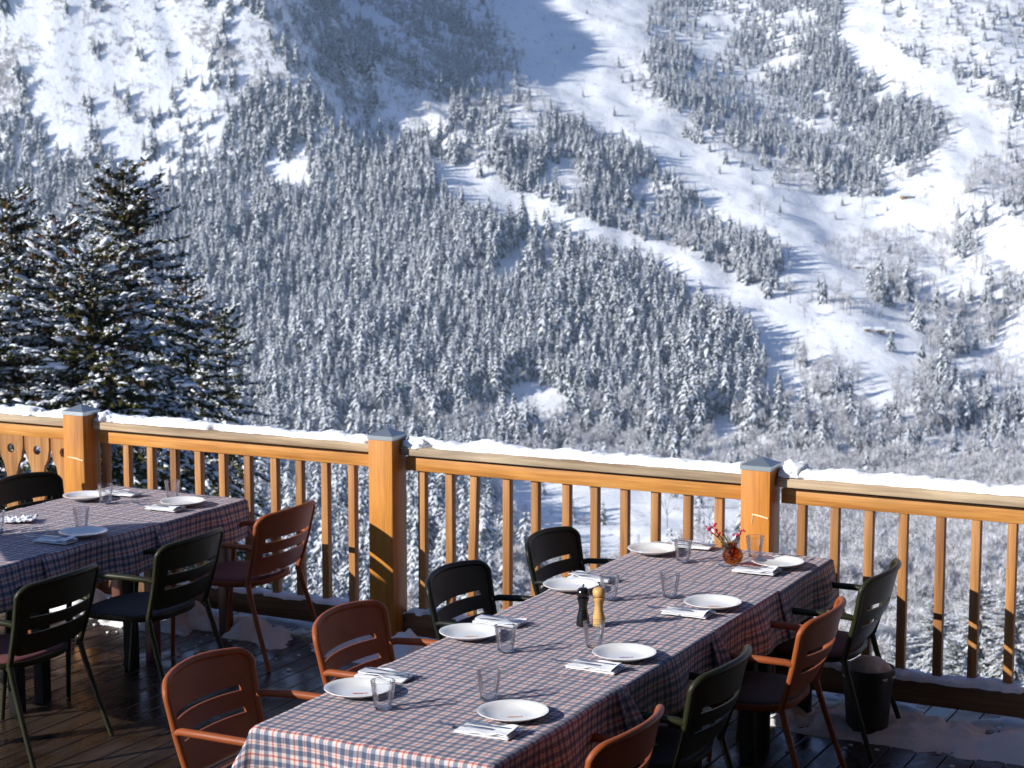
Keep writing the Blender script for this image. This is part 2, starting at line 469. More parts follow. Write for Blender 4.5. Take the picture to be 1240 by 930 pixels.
# woods and openings, given by where they lie on the mountainside
def inpoly(px, py, poly):
    r = np.zeros(px.shape, dtype=bool)
    n = len(poly); j = n - 1
    for i in range(n):
        xi, yi = poly[i]; xj, yj = poly[j]
        c = ((yi > py) != (yj > py)) & (px < (xj - xi) * (py - yi) / (yj - yi + 1e-9) + xi)
        r ^= c; j = i
    return r
OPEN = [
    [(570, -20), (790, -20), (775, 50), (735, 85), (775, 130), (850, 180), (905, 210), (950, 232), (1010, 240), (1060, 240), (1115, 215), (1135, 190), (1165, 150), (1130, 115), (1080, 92), (1030, 75), (1018, -20), (1065, -20), (1070, 50), (1100, 72), (1160, 98), (1212, 150), (1215, 190), (1175, 200), (1155, 240), (1135, 275), (1060, 280), (990, 290), (1010, 320), (1060, 345), (1030, 360), (990, 335), (940, 290), (880, 250), (820, 210), (770, 170), (740, 160), (680, 130), (655, 105), (625, 85), (642, 62)],
    [(515, 195), (560, 207), (620, 238), (690, 262), (740, 275), (800, 300), (860, 318), (905, 345), (935, 365), (980, 372), (1050, 385), (1110, 395), (1125, 425), (1100, 452), (1030, 440), (985, 415), (955, 405), (950, 440), (975, 465), (962, 480), (935, 450), (925, 400), (880, 360), (845, 352), (815, 318), (760, 292), (700, 276), (650, 264), (600, 250), (545, 225)],
    [(608, 472), (640, 458), (692, 486), (680, 500), (620, 492)],
    [(132, 185), (205, 206), (198, 224), (148, 206)],
    [(322, 190), (368, 184), (372, 206), (330, 210)],
    [(278, 234), (315, 234), (303, 245)],
    [(-20, 8), (78, 8), (98, 40), (45, 46), (-20, 24)],
    [(182, 60), (248, 70), (242, 86), (188, 80)],
    [(60, 60), (150, 75), (170, 95), (110, 100), (50, 80)],
    [(220, 110), (270, 112), (262, 128), (215, 122)],
    [(1180, 282), (1260, 268), (1260, 345), (1190, 312)],
    [(1030, 455), (1080, 470), (1090, 490), (1050, 480)],
    [(590, 585), (900, 600), (905, 650), (820, 650), (700, 640), (600, 620)],
    [(640, 640), (850, 650), (760, 690), (650, 680)],
    [(860, 510), (890, 512), (885, 540), (855, 535)],
]
DENSE = [
    [(-60, 160), (110, 175), (200, 128), (290, 102), (370, 108), (420, 150), (520, 200), (560, 238), (640, 272), (740, 302), (800, 322), (850, 358), (920, 388), (930, 420), (935, 455), (870, 488), (780, 500), (700, 492), (640, 470), (600, 480), (560, 500), (520, 515), (440, 525), (-60, 525)],
    [(790, -30), (1020, -30), (1015, 60), (1060, 92), (1110, 130), (1140, 160), (1120, 200), (1070, 228), (1000, 215), (930, 190), (850, 160), (800, 118), (770, 60)],
    [(600, 150), (660, 140), (740, 172), (820, 208), (900, 255), (960, 295), (1000, 335), (1000, 362), (930, 352), (860, 312), (780, 287), (700, 257), (620, 232), (590, 200)],
    [(1075, 55), (1130, 60), (1260, 130), (1260, 175), (1200, 130), (1100, 88)],
    [(945, 400), (1000, 420), (1000, 455), (955, 440)],
    [(480, 540), (590, 560), (600, 800), (480, 800)],
]
MIX = [[(930, 440), (1260, 440), (1260, 560), (560, 560), (560, 505), (700, 500), (870, 495)],
       [(1000, 300), (1180, 320), (1260, 350), (1260, 440), (1100, 400), (1000, 350)]]
def classify(px, py):
    """-> probability of a conifer, of a leafless tree, of a shrub"""
    wx = px + 9 * fbm(px * .05, py * .05, 3, 71); wy = py + 6 * fbm(px * .05 + 9, py * .05, 3, 73)
    con = np.full(px.shape, .18); dec = np.full(px.shape, .30); shr = np.full(px.shape, .25)
    topl = (wx < 600) & (wy < 200)
    cl = fbm(px * .02, py * .03, 3, 91)
    con = np.where(topl, np.clip(.24 + 1.1 * cl, .03, .9), con); dec = np.where(topl, .06, dec); shr = np.where(topl, .9, shr)
    topr = (wx > 1050) & (wy < 120); con = np.where(topr, .10, con); dec = np.where(topr, .04, dec); shr = np.where(topr, .2, shr)
    rgt = (wx > 950) & (wy >= 170) & (wy < 450)
    con = np.where(rgt, .10 + .25 * (cl > .1), con); dec = np.where(rgt, .75, dec); shr = np.where(rgt, .7, shr)
    low = (wy > 560)
    con = np.where(low, .10, con); dec = np.where(low, .30, dec); shr = np.where(low, .2, shr)
    lowr = (wy > 570) & (wx > 930); con = np.where(lowr, .01, con); dec = np.where(lowr, .85, dec); shr = np.where(lowr, .5, shr)
    lowl = (wy > 540) & (wx < 480); con = np.where(lowl, .8, con); dec = np.where(lowl, .2, dec)
    for p in MIX:
        i = inpoly(wx, wy, p); con = np.where(i, np.clip(.26 + .6 * cl, .04, .8), con); dec = np.where(i, .55, dec); shr = np.where(i, .3, shr)
    for p in DENSE:
        i = inpoly(wx, wy, p); con = np.where(i, np.clip(1.05 + .5 * cl, .7, 1), con); dec = np.where(i, .10, dec); shr = np.where(i, .1, shr)
    for p in OPEN:
        i = inpoly(wx, wy, p); con = np.where(i, .012, con); dec = np.where(i, .008, dec); shr = np.where(i, .03, shr)
    return con, dec, shr
def in_open(px, py):
    wx = px + 5 * fbm(px * .05, py * .05, 3, 71); wy = py + 3 * fbm(px * .05 + 9, py * .05, 3, 73)
    r_ = np.zeros(px.shape, dtype=bool)
    for p in OPEN: r_ |= inpoly(wx, wy, p)
    return r_
def to_world(l, f, z):
    return np.stack([l * RTH[0] + f * FWH[0], l * RTH[1] + f * FWH[1], z], -1)

# ------------------------------------------------------------------ terrain sheet
fs_ = np.concatenate([np.geomspace(9.2, 900, 130)[:-1], np.arange(900, 3300, 7.0)])
ts_ = np.concatenate([np.linspace(-1.6, -.36, 40)[:-1], np.linspace(-.36, .36, 300), np.linspace(.36, 1.6, 40)[1:]])
FF, TT = np.meshgrid(fs_, ts_, indexing='ij')
LL = TT * FF
ZZ = terrain_z(LL, FF)
V = to_world(LL, FF, ZZ).reshape(-1, 3)
nr, nc = FF.shape
idx = np.arange(nr * nc).reshape(nr, nc)
Fq = np.stack([idx[:-1, :-1], idx[:-1, 1:], idx[1:, 1:], idx[1:, :-1]], -1).reshape(-1, 4)
me = np_mesh('mountain_slope', V, Fq, np.zeros(len(Fq)), [M['terrain']], True)
PXg, PYg = project(LL, FF, ZZ)
rocky = np.clip((.62 + 1.1 * fbm((LL + FF * .80) * .035, (LL - FF) * .008, 4, 155)) * (1 - sstep(PXg, 560, 680)) * (1 - sstep(PYg, 90, 190)) + .45 * sstep(PXg, 1000, 1100) * (1 - sstep(PYg, 120, 300)), 0, 1) * sstep(FF, 1300, 1700)
for p in OPEN[6:10] + OPEN[0:1]:
    rocky = np.where(inpoly(PXg, PYg, p), rocky * .15, rocky)
a = me.attributes.new('rocky', 'FLOAT', 'POINT'); a.data.foreach_set('value', rocky.ravel().astype(np.float32))
terr = link('mountain_terrain', me); tag(terr, kind='structure')

# ------------------------------------------------------------------ trees
def kites(P, D, S, U, ln, wd, ridge):
    """leaf-like kites: P base (n,3), D direction, S side, U up, ln length, wd half width, ridge height"""
    n = len(P); ln = ln[:, None]; wd = wd[:, None]; rd = ridge[:, None]
    mid = P + D * ln * .48
    V = np.stack([P, mid - S * wd - U * rd * .6, P + D * ln, mid + S * wd - U * rd * .6, mid + U * rd], 1).reshape(-1, 3)
    b_ = (np.arange(n) * 5)[:, None, None]
    F = (np.array([[0, 1, 4], [0, 4, 3], [1, 2, 4], [4, 2, 3]])[None] + b_).reshape(-1, 3)
    return V, F
def unit(a): return a / np.maximum(np.linalg.norm(a, axis=-1, keepdims=True), 1e-9)
def merge(parts):
    Vs, Fs, Ms = [], [], []; o = 0
    for V_, F_, m_ in parts:
        Vs.append(V_); Fs.append(F_ + o); Ms.append(np.full(len(F_), m_) if np.isscalar(m_) else m_); o += len(V_)
    return np.concatenate(Vs), np.concatenate(Fs), np.concatenate(Ms)
def cone_trunk(h, r, n=6, x=0, y=0):
    a_ = np.arange(n) * 2 * PI / n
    V_ = np.concatenate([np.stack([r * np.cos(a_), r * np.sin(a_), np.full(n, -.03 * h)], -1), [[x, y, h]]])
    F_ = np.array([[i, (i + 1) % n, n] for i in range(n)])
    return V_, F_

def conifer_mesh(name, seed, nwh, nlobe, sub, R=.20):
    """snow-laden spruce of overlapping ragged skirts of branches, height 1, origin at its foot"""
    g = np.random.default_rng(seed)
    parts = [(*cone_trunk(.96, .014), 2)]
    lean = g.normal(0, .012, 2); lop = g.uniform(0, 2 * PI)
    for i in range(nwh):
        t = .03 + .94 * (i + g.uniform(-.2, .2)) / nwh
        rad = R * max(1 - t, 0) ** .78 * g.uniform(.86, 1.14) + .008
        n = max(5, int(nlobe * (.45 + .55 * (1 - t))))
        m = n * 2; a0 = g.uniform(0, 6.28)
        droop = g.uniform(.75, 1.25) * (.62 + .5 * (1 - t))
        cx, cy = lean * t
        ang = a0 + np.arange(m) * 2 * PI / m + g.normal(0, .10, m)
        lobe = np.where(np.arange(m) % 2 == 0, g.uniform(.80, 1.22, m), g.uniform(.38, .62, m)) * (1 + .16 * np.cos(ang - lop))
        rr = rad * lobe
        top = min(t + .055 + .03 * (1 - t), .995)
        # three rings: trunk, half way (raised), tip (hanging)
        r0 = np.full(m, .006); z0 = np.full(m, top)
        r1 = rr * .55 + .1 * rad; z1 = top - droop * r1 * .72 + g.normal(0, .004, m)
        z2 = top - droop * rr * 1.0 - np.where(np.arange(m) % 2 == 0, .012, -.006) + g.normal(0, .004, m)
        ring = lambda r_, z_: np.stack([cx + r_ * np.cos(ang), cy + r_ * np.sin(ang), z_], -1)
        V_ = np.concatenate([ring(r0, z0), ring(r1, z1), ring(rr, z2)])
        k = np.arange(m); k2 = (k + 1) % m
        F_ = np.concatenate([np.stack([k, k2, m + k2], -1), np.stack([k, m + k2, m + k], -1), np.stack([m + k, m + k2, 2 * m + k2], -1), np.stack([m + k, 2 * m + k2, 2 * m + k], -1)])
        mi = np.where(g.random(len(F_)) < .30, 0, 3)
        sect = g.random(m) < (.24 + .30 * (1 - t))      # branches that have shed their snow
        mi = np.where(np.tile(sect, 4), 1, mi)
        parts.append((V_, F_, mi))
        # darker underside, hanging a little lower and inside
        V2 = np.concatenate([ring(r0, z0 - .012), ring(r1 * 1.02, z1 - .012), ring(rr * .97, z2 - .010)])
        parts.append((V2, F_[:, ::-1].copy(), 1))
    # stray sprays break the outline
    ns = nwh * sub
    t = g.uniform(.04, .97, ns); rad = R * (1 - t) ** .78
    an = g.uniform(0, 6.28, ns)
    P = np.stack([np.cos(an) * rad * .6, np.sin(an) * rad * .6, t], -1)
    D = unit(np.stack([np.cos(an), np.sin(an), g.uniform(-.9, -.1, ns)], -1))
    S = unit(np.cross(D, np.array([0, 0, 1.0]))); U = np.cross(S, D)
    ln = rad * g.uniform(.45, .85, ns) + .008
    V_, F_ = kites(P, D, S, U, ln, ln * .28, ln * .12)
    parts.append((V_, F_, np.where(np.repeat(g.random(ns), 4) < .3, 1, 0)))
    V_, F_, m_ = merge(parts)
    return np_mesh(name, V_, F_, m_, [M['tree_snow'], M['needle_far'], M['bark'], M['frost']])

def bare_mesh(name, seed, nseg, nsl, brown, wide=.30):
    """leafless broadleaf tree white with frost, height 1"""
    g = np.random.default_rng(seed)
    parts = []
    tips = []
    def limb(p, d, l_, r, dep):
        q = p + d * l_
        n = 4; s_ = unit(np.cross(d, [.3, .5, .81])); u_ = np.cross(d, s_)
        ring = lambda c, rr: np.array([c + (s_ * math.cos(k * PI / 2) + u_ * math.sin(k * PI / 2)) * rr for k in range(4)])
        V_ = np.concatenate([ring(p, r), ring(q, r * .6)])
        F_ = np.array([[k, (k + 1) % 4, 4 + (k + 1) % 4] for k in range(4)] + [[k, 4 + (k + 1) % 4, 4 + k] for k in range(4)])
        parts.append((V_, F_, 2 if dep < 2 else 1))
        tips.append((q, d))
        if dep < 3:
            for _ in range(nseg if dep else nseg + 2):
                nd = unit(d + g.normal(0, .55, 3) + np.array([0, 0, .12]))
                limb(p + d * l_ * g.uniform(.45, 1), nd, l_ * g.uniform(.55, .8), r * .5, dep + 1)
    limb(np.array([0, 0, -.02]), unit(np.array([g.normal(0, .05), g.normal(0, .05), 1.0])), .36, .016, 0)
    T = np.array([t[0] for t in tips]); TD = np.array([t[1] for t in tips])
    k = g.integers(0, len(T), nsl)
    P = T[k] + g.normal(0, .022, (nsl, 3))
    D = unit(TD[k] + g.normal(0, .6, (nsl, 3)) + np.array([0, 0, .1]))
    S = unit(np.cross(D, g.normal(0, 1, (nsl, 3))))
    ln = g.uniform(.04, .10, nsl); w_ = g.uniform(.0022, .0050, nsl)
    V_ = np.stack([P - S * w_[:, None], P + S * w_[:, None], P + D * ln[:, None]], 1).reshape(-1, 3)
    F_ = np.arange(nsl * 3).reshape(-1, 3)
    parts.append((V_, F_, np.where(g.random(nsl) < brown, 1, 0)))
    V_, F_, m_ = merge(parts)
    top = V_[:, 2].max(); V_ = V_ / top
    V_[:, 0:2] *= wide / max(.05, np.percentile(np.abs(V_[:, 0:2]), 98))
    return np_mesh(name, V_, F_, m_, [M['frost_twig'], M['bare_twig'], M['bark']])

CONM = [conifer_mesh('conifer', 11 + k, (13, 12, 14, 15, 12, 13)[k], 9, 4, R=(.23, .27, .21, .20, .29, .25)[k]) for k in range(6)]
CONN = [conifer_mesh('conifer', 41 + k, 24, 19, 60, R=(.27, .31)[k]) for k in range(2)]      # near ones, more branches
BARM = [bare_mesh('frosted_tree', 60 + k, 2, 620, .25, (.26, .32, .30)[k]) for k in range(3)]
BARN = [bare_mesh('frosted_tree', 80 + k, 3, 5200, .25, .30) for k in range(2)]
SHRM = [bare_mesh('brown_shrub', 90 + k, 2, 260, .72, .5) for k in range(2)]

def scatter(fmin, fmax, step, tmax=.335):
    rows = []
    f = fmin
    while f < fmax:
        n = int(2 * tmax * f / step)
        l_ = (np.arange(n) + rng.uniform(-.45, .45, n)) * step - tmax * f
        rows.append(np.stack([l_, f + rng.uniform(-.45, .45, n) * step], -1)); f += step
    a_ = np.concatenate(rows); return a_[:, 0], a_[:, 1]

def gn_stuff(name, pts, rot, scl, kind, protos, label, cat):
    """one object holding the many far ones, instanced on its points"""
    me_ = bpy.data.meshes.new(name)
    me_.vertices.add(len(pts)); me_.vertices.foreach_set('co', np.asarray(pts, np.float32).ravel())
    for nm, ar in (('rotz', rot), ('scl', scl)):
        at = me_.attributes.new(nm, 'FLOAT', 'POINT'); at.data.foreach_set('value', np.asarray(ar, np.float32))
    at = me_.attributes.new('kindno', 'INT', 'POINT'); at.data.foreach_set('value', np.asarray(kind, np.int32))
    o = link(name, me_)
    ng = bpy.data.node_groups.new(name, 'GeometryNodeTree')
    ng.interface.new_socket('Geometry', in_out='INPUT', socket_type='NodeSocketGeometry')
    ng.interface.new_socket('Geometry', in_out='OUTPUT', socket_type='NodeSocketGeometry')
    gi = ng.nodes.new('NodeGroupInput'); go = ng.nodes.new('NodeGroupOutput'); jn = ng.nodes.new('GeometryNodeJoinGeometry')
    def named(nm, ty):
        n = ng.nodes.new('GeometryNodeInputNamedAttribute'); n.data_type = ty; n.inputs[0].default_value = nm
        return n.outputs[0]
    rz = ng.nodes.new('ShaderNodeCombineXYZ'); ng.links.new(named('rotz', 'FLOAT'), rz.inputs[2])
    sc = named('scl', 'FLOAT')
    kd = named('kindno', 'INT')
    for k, p in enumerate(protos):
        oi = ng.nodes.new('GeometryNodeObjectInfo'); oi.transform_space = 'ORIGINAL'; oi.inputs[0].default_value = p; oi.inputs['As Instance'].default_value = True
        cmp = ng.nodes.new('FunctionNodeCompare'); cmp.data_type = 'INT'; cmp.operation = 'EQUAL'
        ng.links.new(kd, cmp.inputs[2]); cmp.inputs[3].default_value = k
        ip = ng.nodes.new('GeometryNodeInstanceOnPoints')
        ng.links.new(gi.outputs[0], ip.inputs['Points']); ng.links.new(cmp.outputs[0], ip.inputs['Selection'])
        ng.links.new(oi.outputs['Geometry'], ip.inputs['Instance']); ng.links.new(rz.outputs[0], ip.inputs['Rotation']); ng.links.new(sc, ip.inputs['Scale'])
        ng.links.new(ip.outputs[0], jn.inputs[0])
    ng.links.new(jn.outputs[0], go.inputs[0])
    md = o.modifiers.new('scatter', 'NODES'); md.node_group = ng
    tag(o, label, cat, kind='stuff')
    return o

def plant(name, l_, f_, size, meshes, near, nearf, group, labels, stuff_label, cat, nind):
    z = terrain_z(l_, f_) - .03 * size
    px, py = project(l_, f_, z)
    ptop = project(l_, f_, z + size)[1]
    W = to_world(l_, f_, z)
    vis = (px > -5) & (px < 1245) & (py > -5) & (ptop < 800)
    score = np.where(vis, size / f_, -1)
    order = np.argsort(-score)
    ind = order[:nind]; rest = order[nind:]
    protos = []
    for i in ind:
        use_near = f_[i] < nearf
        ms = near if use_near else meshes
        k = int(rng.integers(0, len(ms)))
        o = link(name, ms[k])
        o.location = W[i]; s = size[i]; o.scale = (s, s, s); o.rotation_euler = (0, 0, rng.uniform(0, 2 * PI))
        reg = labels(px[i], py[i], f_[i])
        tag(o, reg, cat, group + ((' ' + reg.split(' ', 3)[-1]) if False else ''))
    protos = []
    for k, m_ in enumerate(meshes):
        p = next((o for o in COL.objects if o.data == m_), None)
        if p is None:      # make sure each form stands somewhere on the slope
            i = rest[k]
            p = link(name, m_); p.location = W[i]; s = size[i]; p.scale = (s, s, s); tag(p, labels(px[i], py[i], f_[i]), cat, group)
        protos.append(p)
    if len(rest):
        gn_stuff('far_' + name + 's', W[rest], rng.uniform(0, 2 * PI, len(rest)), size[rest], rng.integers(0, len(meshes), len(rest)), protos, stuff_label, cat)

l_, f_ = scatter(430, 2750, 6.6)
z_ = terrain_z(l_, f_); px_, py_ = project(l_, f_, z_)
con, dec, shr = classify(px_, py_)
st_ = fbm((l_ + f_ * .80) * .035, (l_ - f_) * .008, 4, 155); tl_ = (px_ < 600) & (py_ < 200)
shr = np.where(tl_, np.clip(.62 + 1.8 * st_, .10, 1), shr); con = np.where(tl_, np.clip(con, .12, 1) * np.clip(.9 + 1.8 * st_, .2, 1.6), con)
up_ = fbm(px_ * .022 + 4, py_ * .034, 4, 131)
con = np.where((px_ > 560) & (py_ < 345), con * np.clip(.80 + 1.7 * up_, .10, 1), con)
con = np.where((px_ > 930) & (py_ > 270), con * np.clip(.75 + 1.8 * up_, .10, 1), con); dec = np.where((px_ > 930) & (py_ > 230), dec * np.clip(.75 + 1.6 * up_, .12, 1), dec)
for hh_ in (9.0, 17.0):
    blk = in_open(*project(l_, f_, z_ + hh_ * np.clip(1.05 - .52 * sstep(f_, 1250, 2150), .5, 1.05)))
    con = np.where(blk, np.minimum(con, .012), con)
    if hh_ < 10: dec = np.where(blk, np.minimum(dec, .01), dec)
u = rng.random(len(l_))
isc = (u < con); isd = (~isc) & (rng.random(len(l_)) < dec); iss = (~isc) & (~isd) & (rng.random(len(l_)) < shr) & (f_ > 600)
alt = np.clip(1.05 - .52 * sstep(f_, 1250, 2150), .5, 1.05)
sz = 21.5 * alt * np.clip(rng.normal(1, .27, len(l_)), .35, 1.6)
sz = np.where((con < .05), sz * .6, sz) * (1 + .55 * fbm(l_ * .014, f_ * .011, 3, 101))
szd = 17 * alt * np.clip(rng.normal(1, .22, len(l_)), .5, 1.6)
szs = 4.2 * np.clip(rng.normal(1, .3, len(l_)), .5, 1.8) * np.where((px_ < 600) & (py_ < 200), 1.45, 1.0)
# near slope below the terrace, right side: frosted broadleaf wood and a few spruces
nl, nf = scatter(120, 430, 8.0, .34)
nz = terrain_z(nl, nf); npx, npy = project(nl, nf, nz); ntop = project(nl, nf, nz + 14)[1]
u2 = rng.random(len(nl))
# conifers stand lower left, and in a group lower right; leafless wood between
nc_ = ((npx < 330) & (u2 < .8) & (ntop > 545)) | ((npx > 1130) & (npx < 1300) & (nf > 150) & (nf < 260) & (u2 < .6) & (ntop > 640)) | ((npx > 480) & (npx < 620) & (u2 < .25) & (ntop > 640))
nd_ = (~nc_) & (u2 < .75) & (ntop > 640) & (npx > 600)
def clab(px, py, f):
    return 'snow covered spruce with white laden branches in the valley wood beyond the railing'
def dlab(px, py, f):
    return 'leafless frosted grey tree with rounded crown on the valley slope beyond the railing'
plant('conifer', np.concatenate([l_[isc], nl[nc_]]), np.concatenate([f_[isc], nf[nc_]]), np.concatenate([sz[isc], 13 + 5 * rng.random(nc_.sum())]), CONM, CONN, 420,
      'snow covered spruces of the valley wood', clab, 'dense far off wood of snow covered spruces on the mountainside', 'forest', 300)
plant('frosted_tree', np.concatenate([l_[isd], nl[nd_]]), np.concatenate([f_[isd], nf[nd_]]), np.concatenate([szd[isd], 10 + 4 * rng.random(nd_.sum())]), BARM, BARN, 700,
      'leafless frosted trees of the valley', dlab, 'far off leafless grey woodland dusted with frost on the mountainside', 'woodland', 300)
# low brown shrubs nobody could count
W = to_world(l_[iss], f_[iss], terrain_z(l_[iss], f_[iss]) - .2)
gi_ = np.argsort(f_[iss])[:2]
pr = []
for k in (0, 1):
    i = gi_[k]; o = link('brown_shrub', SHRM[k]); o.location = W[i]; s = szs[iss][i]; o.scale = (s, s, s); pr.append(o)
    tag(o, 'low leafless brown shrub poking out of the snow in the valley', 'shrub', 'low brown shrubs on the slope')
gn_stuff('brown_scrub', W[2:], rng.uniform(0, 6.28, len(W) - 2), szs[iss][2:], rng.integers(0, 2, len(W) - 2), pr, 'low brown scrub poking out of the snowy mountainside', 'scrub')

# big spruces just beyond the railing
def spruce(name, H, seed, l_, f_, label, full=1.0, cones=True, ztop=None, snowy=0.0, group='tall spruces just beyond the railing'):
    g = np.random.default_rng(seed)
    z0 = float(terrain_z(np.array([l_]), np.array([float(f_)]))[0])
    if ztop is not None: H = ztop - z0
    base = to_world(np.array([l_]), np.array([float(f_)]), np.array([z0]))[0]
    root = empty(name, tuple(base)); tag(root, label, 'spruce tree', group)
    tb = MB(); tb.tube([(0, 0, -.5), (.03, 0, H * .35), (0, .04, H * .7), (0, 0, H)], [.30 * H / 22, .22 * H / 22, .11 * H / 22, .02], 9)
    tb.build('trunk', M['bark'], root, 60)
    BP = []; BD = []; BL = []; BT = []
    h = H - .15; 
    while h > H * .12:
        dep = H - h
        rad = full * (.42 + .50 * dep ** .78); rad = min(rad, full * 4.0)
        k = int(g.integers(5, 8)) if dep > .8 else 4
        a0 = g.uniform(0, 6.28)
        for j in range(k):
            an = a0 + 6.283 * j / k + g.normal(0, .2)
            BP.append((0, 0, h + g.normal(0, .06))); BD.append(an); BL.append(rad * g.uniform(.6, 1.22)); BT.append(dep)
        h -= .13 + .07 * min(dep, 3) * g.uniform(.7, 1.1)
    BP = np.array(BP); BD = np.array(BD); BL = np.array(BL); BT = np.array(BT)
    up0 = np.clip(.55 - .13 * BT, -.25, .55); droop = np.clip(.10 + .10 * BT, .1, .62)
    def pos(i, s):       # along branch i at fraction s
        r = BL[i] * s; 
        z = BP[i, 2] + up0[i] * r - droop[i] * BL[i] * s ** 2 + .12 * BL[i] * s ** 4
        return np.stack([np.cos(BD[i]) * r, np.sin(BD[i]) * r, z], -1)
    nb = len(BP)
    P = []; D = []; LN = []; WD = []
    cnt = np.maximum(14, (BL / .026).astype(int))
    I = np.repeat(np.arange(nb), cnt); s = g.uniform(.02, 1.0, len(I)); side = np.where(g.random(len(I)) < .5, -1, 1)
    p0 = pos(I, s); p1 = pos(I, np.minimum(s + .05, 1.05)); t = unit(p1 - p0)
    sd = unit(np.cross(t, [0, 0, 1.0])) * side[:, None]
    spread = g.uniform(.35, 1.15, len(I))
    d = unit(t + sd * spread[:, None] + np.array([0, 0, -.18]) + g.normal(0, .18, t.shape))
    ln = (.16 + .42 * (1 - s) * np.minimum(BL[I], 2.2) / 2.0 + .05) * g.uniform(.45, .95, len(I)) * .8
    wd = ln * g.uniform(.13, .22, len(I)) + .012
    # each twig is three overlapping sprays
    PP = np.concatenate([p0, p0 + d * ln[:, None] * .35, p0 + d * ln[:, None] * .2])
    DD = unit(np.concatenate([d, d + g.normal(0, .35, d.shape), d + g.normal(0, .4, d.shape) + [0, 0, -.35]]))
    LN = np.concatenate([ln, ln * .7, ln * .6]); WD = np.concatenate([wd, wd * .8, wd * .7])
    S = unit(np.cross(DD, np.array([0, 0, 1.0]) + g.normal(0, .35, DD.shape))); U = np.cross(S, DD)
    Vd, Fd = kites(PP, DD, S, U, LN, WD, WD * .35)
    me_ = np_mesh('foliage', Vd, Fd, np.zeros(len(Fd)), [M['needle']])
    link('foliage', me_, root)
    # snow: dusting on the sprays + pillows along the branches
    patch = fbm(PP[:, 0] * 1.6 + seed, PP[:, 2] * 1.6 + PP[:, 1], 3, seed)
    keep = (U[:, 2] > .3) & (g.random(len(PP)) < .12 + snowy + .42 * (patch > -.05))
    parts = [(*kites(PP[keep] + [0, 0, .012], DD[keep], S[keep], U[keep], LN[keep] * .9, WD[keep] * .8, WD[keep] * .6), 0)]
    cnt = np.maximum(2, (BL / .15).astype(int))
    I = np.repeat(np.arange(nb), cnt); s = g.uniform(.25, .98, len(I)); k2 = g.random(len(I)) < .62; I = I[k2]; s = s[k2]
    c = pos(I, s); c = c + g.normal(0, .07, c.shape) * np.minimum(BL[I], 1)[:, None]; c[:, 2] += .035; t = unit(pos(I, np.minimum(s + .05, 1.05)) - pos(I, s))
    sd = unit(np.cross(t, [0, 0, 1.0])); U = np.cross(sd, t)
    a_ = g.uniform(.04, .14, len(I)); b_ = a_ * g.uniform(.22, .5, len(I)); hh = b_ * g.uniform(.35, .7, len(I))
    ico = bmesh.new(); bmesh.ops.create_icosphere(ico, subdivisions=2, radius=1.0)
    iv = np.array([v.co[:] for v in ico.verts]); iF = np.array([[v.index for v in f.verts] for f in ico.faces]); ico.free()
    jit = 1 + g.normal(0, .22, (len(I), len(iv)))
    Vb = c[:, None] + (iv[None, :, 0:1] * a_[:, None, None] * t[:, None] + iv[None, :, 1:2] * b_[:, None, None] * sd[:, None] + iv[None, :, 2:3] * hh[:, None, None] * U[:, None]) * jit[..., None]
    Vb[:, :, 2] -= (.35 * np.abs(iv[None, :, 0]) ** 2 * a_[:, None]) * .6
    parts.append((Vb.reshape(-1, 3), (iF[None] + (np.arange(len(I)) * len(iv))[:, None, None]).reshape(-1, 3), 0))
    V_, F_, m_ = merge(parts)
    me_ = np_mesh('branch_snow', V_, F_, m_, [M['tree_snow']], True)
    link('branch_snow', me_, root)
    if cones:
        nbn = 150
        I = g.choice(np.where(BT < 2.4)[0], nbn); s = g.uniform(.45, 1, nbn); c = pos(I, s) + [0, 0, -.06]
        Vb = c[:, None] + iv[None] * np.array([.018, .018, .05])
        cm = np_mesh('cones', Vb.reshape(-1, 3), (iF[None] + (np.arange(nbn) * len(iv))[:, None, None]).reshape(-1, 3), np.zeros(nbn * len(iF)), [M['cone']], True)
        tag(link('cones', cm, root), kind='stuff')
    return root
def at_px(px, f): return (px - 620) / 2257.0 * f
def ztop(py, f): return HC + (192 - py) / 2257.0 * f
for px, f, py, full, seed, lab in (
        (148, 36, 203, 1.05, 3, 'tallest dark spruce beyond the railing with brown cones near its bushy top'),
        (10, 34, 234, .8, 5, 'dark snowy spruce cut by the left edge of the photo'),
        (66, 31, 268, .85, 8, 'shorter snowy spruce between the tallest one and the one at the left edge'),
        (222, 40, 335, .80, 13, 'wide snow laden spruce just right of the tallest one'),
        (268, 46, 372, .62, 17, 'rightmost and lowest of the dark spruces just beyond the railing'),
        (108, 30, 300, .95, 23, 'low snowy spruce closest behind the left end of the railing'),
        (-40, 30, 300, 1.0, 29, 'dark spruce standing partly outside the left edge of the photo')):
    spruce('tall_spruce', 20, seed, at_px(px, f), f, lab, full, cones=py < 340, ztop=ztop(py, f))

for px, f, py, full, seed, lab in (
        (1150, 132, 742, .8, 31, 'snow laden spruce below the terrace, left one of the group seen through the right balusters'),
        (1203, 126, 722, .9, 33, 'tallest snow laden spruce seen through the rightmost balusters'),
        (1246, 120, 735, .9, 35, 'snow laden spruce below the terrace at the right edge of the photo'),
        (1108, 138, 785, .7, 37, 'small snow laden spruce low behind the right balusters, beside the bucket'),
        (1176, 112, 790, .7, 39, 'short snow laden spruce in front of the group below the terrace')):
    spruce('slope_spruce', 20, seed, at_px(px, f), f, lab, full * 1.5, cones=False, ztop=ztop(py, f), snowy=.42, group='snow laden spruces below the terrace at right')

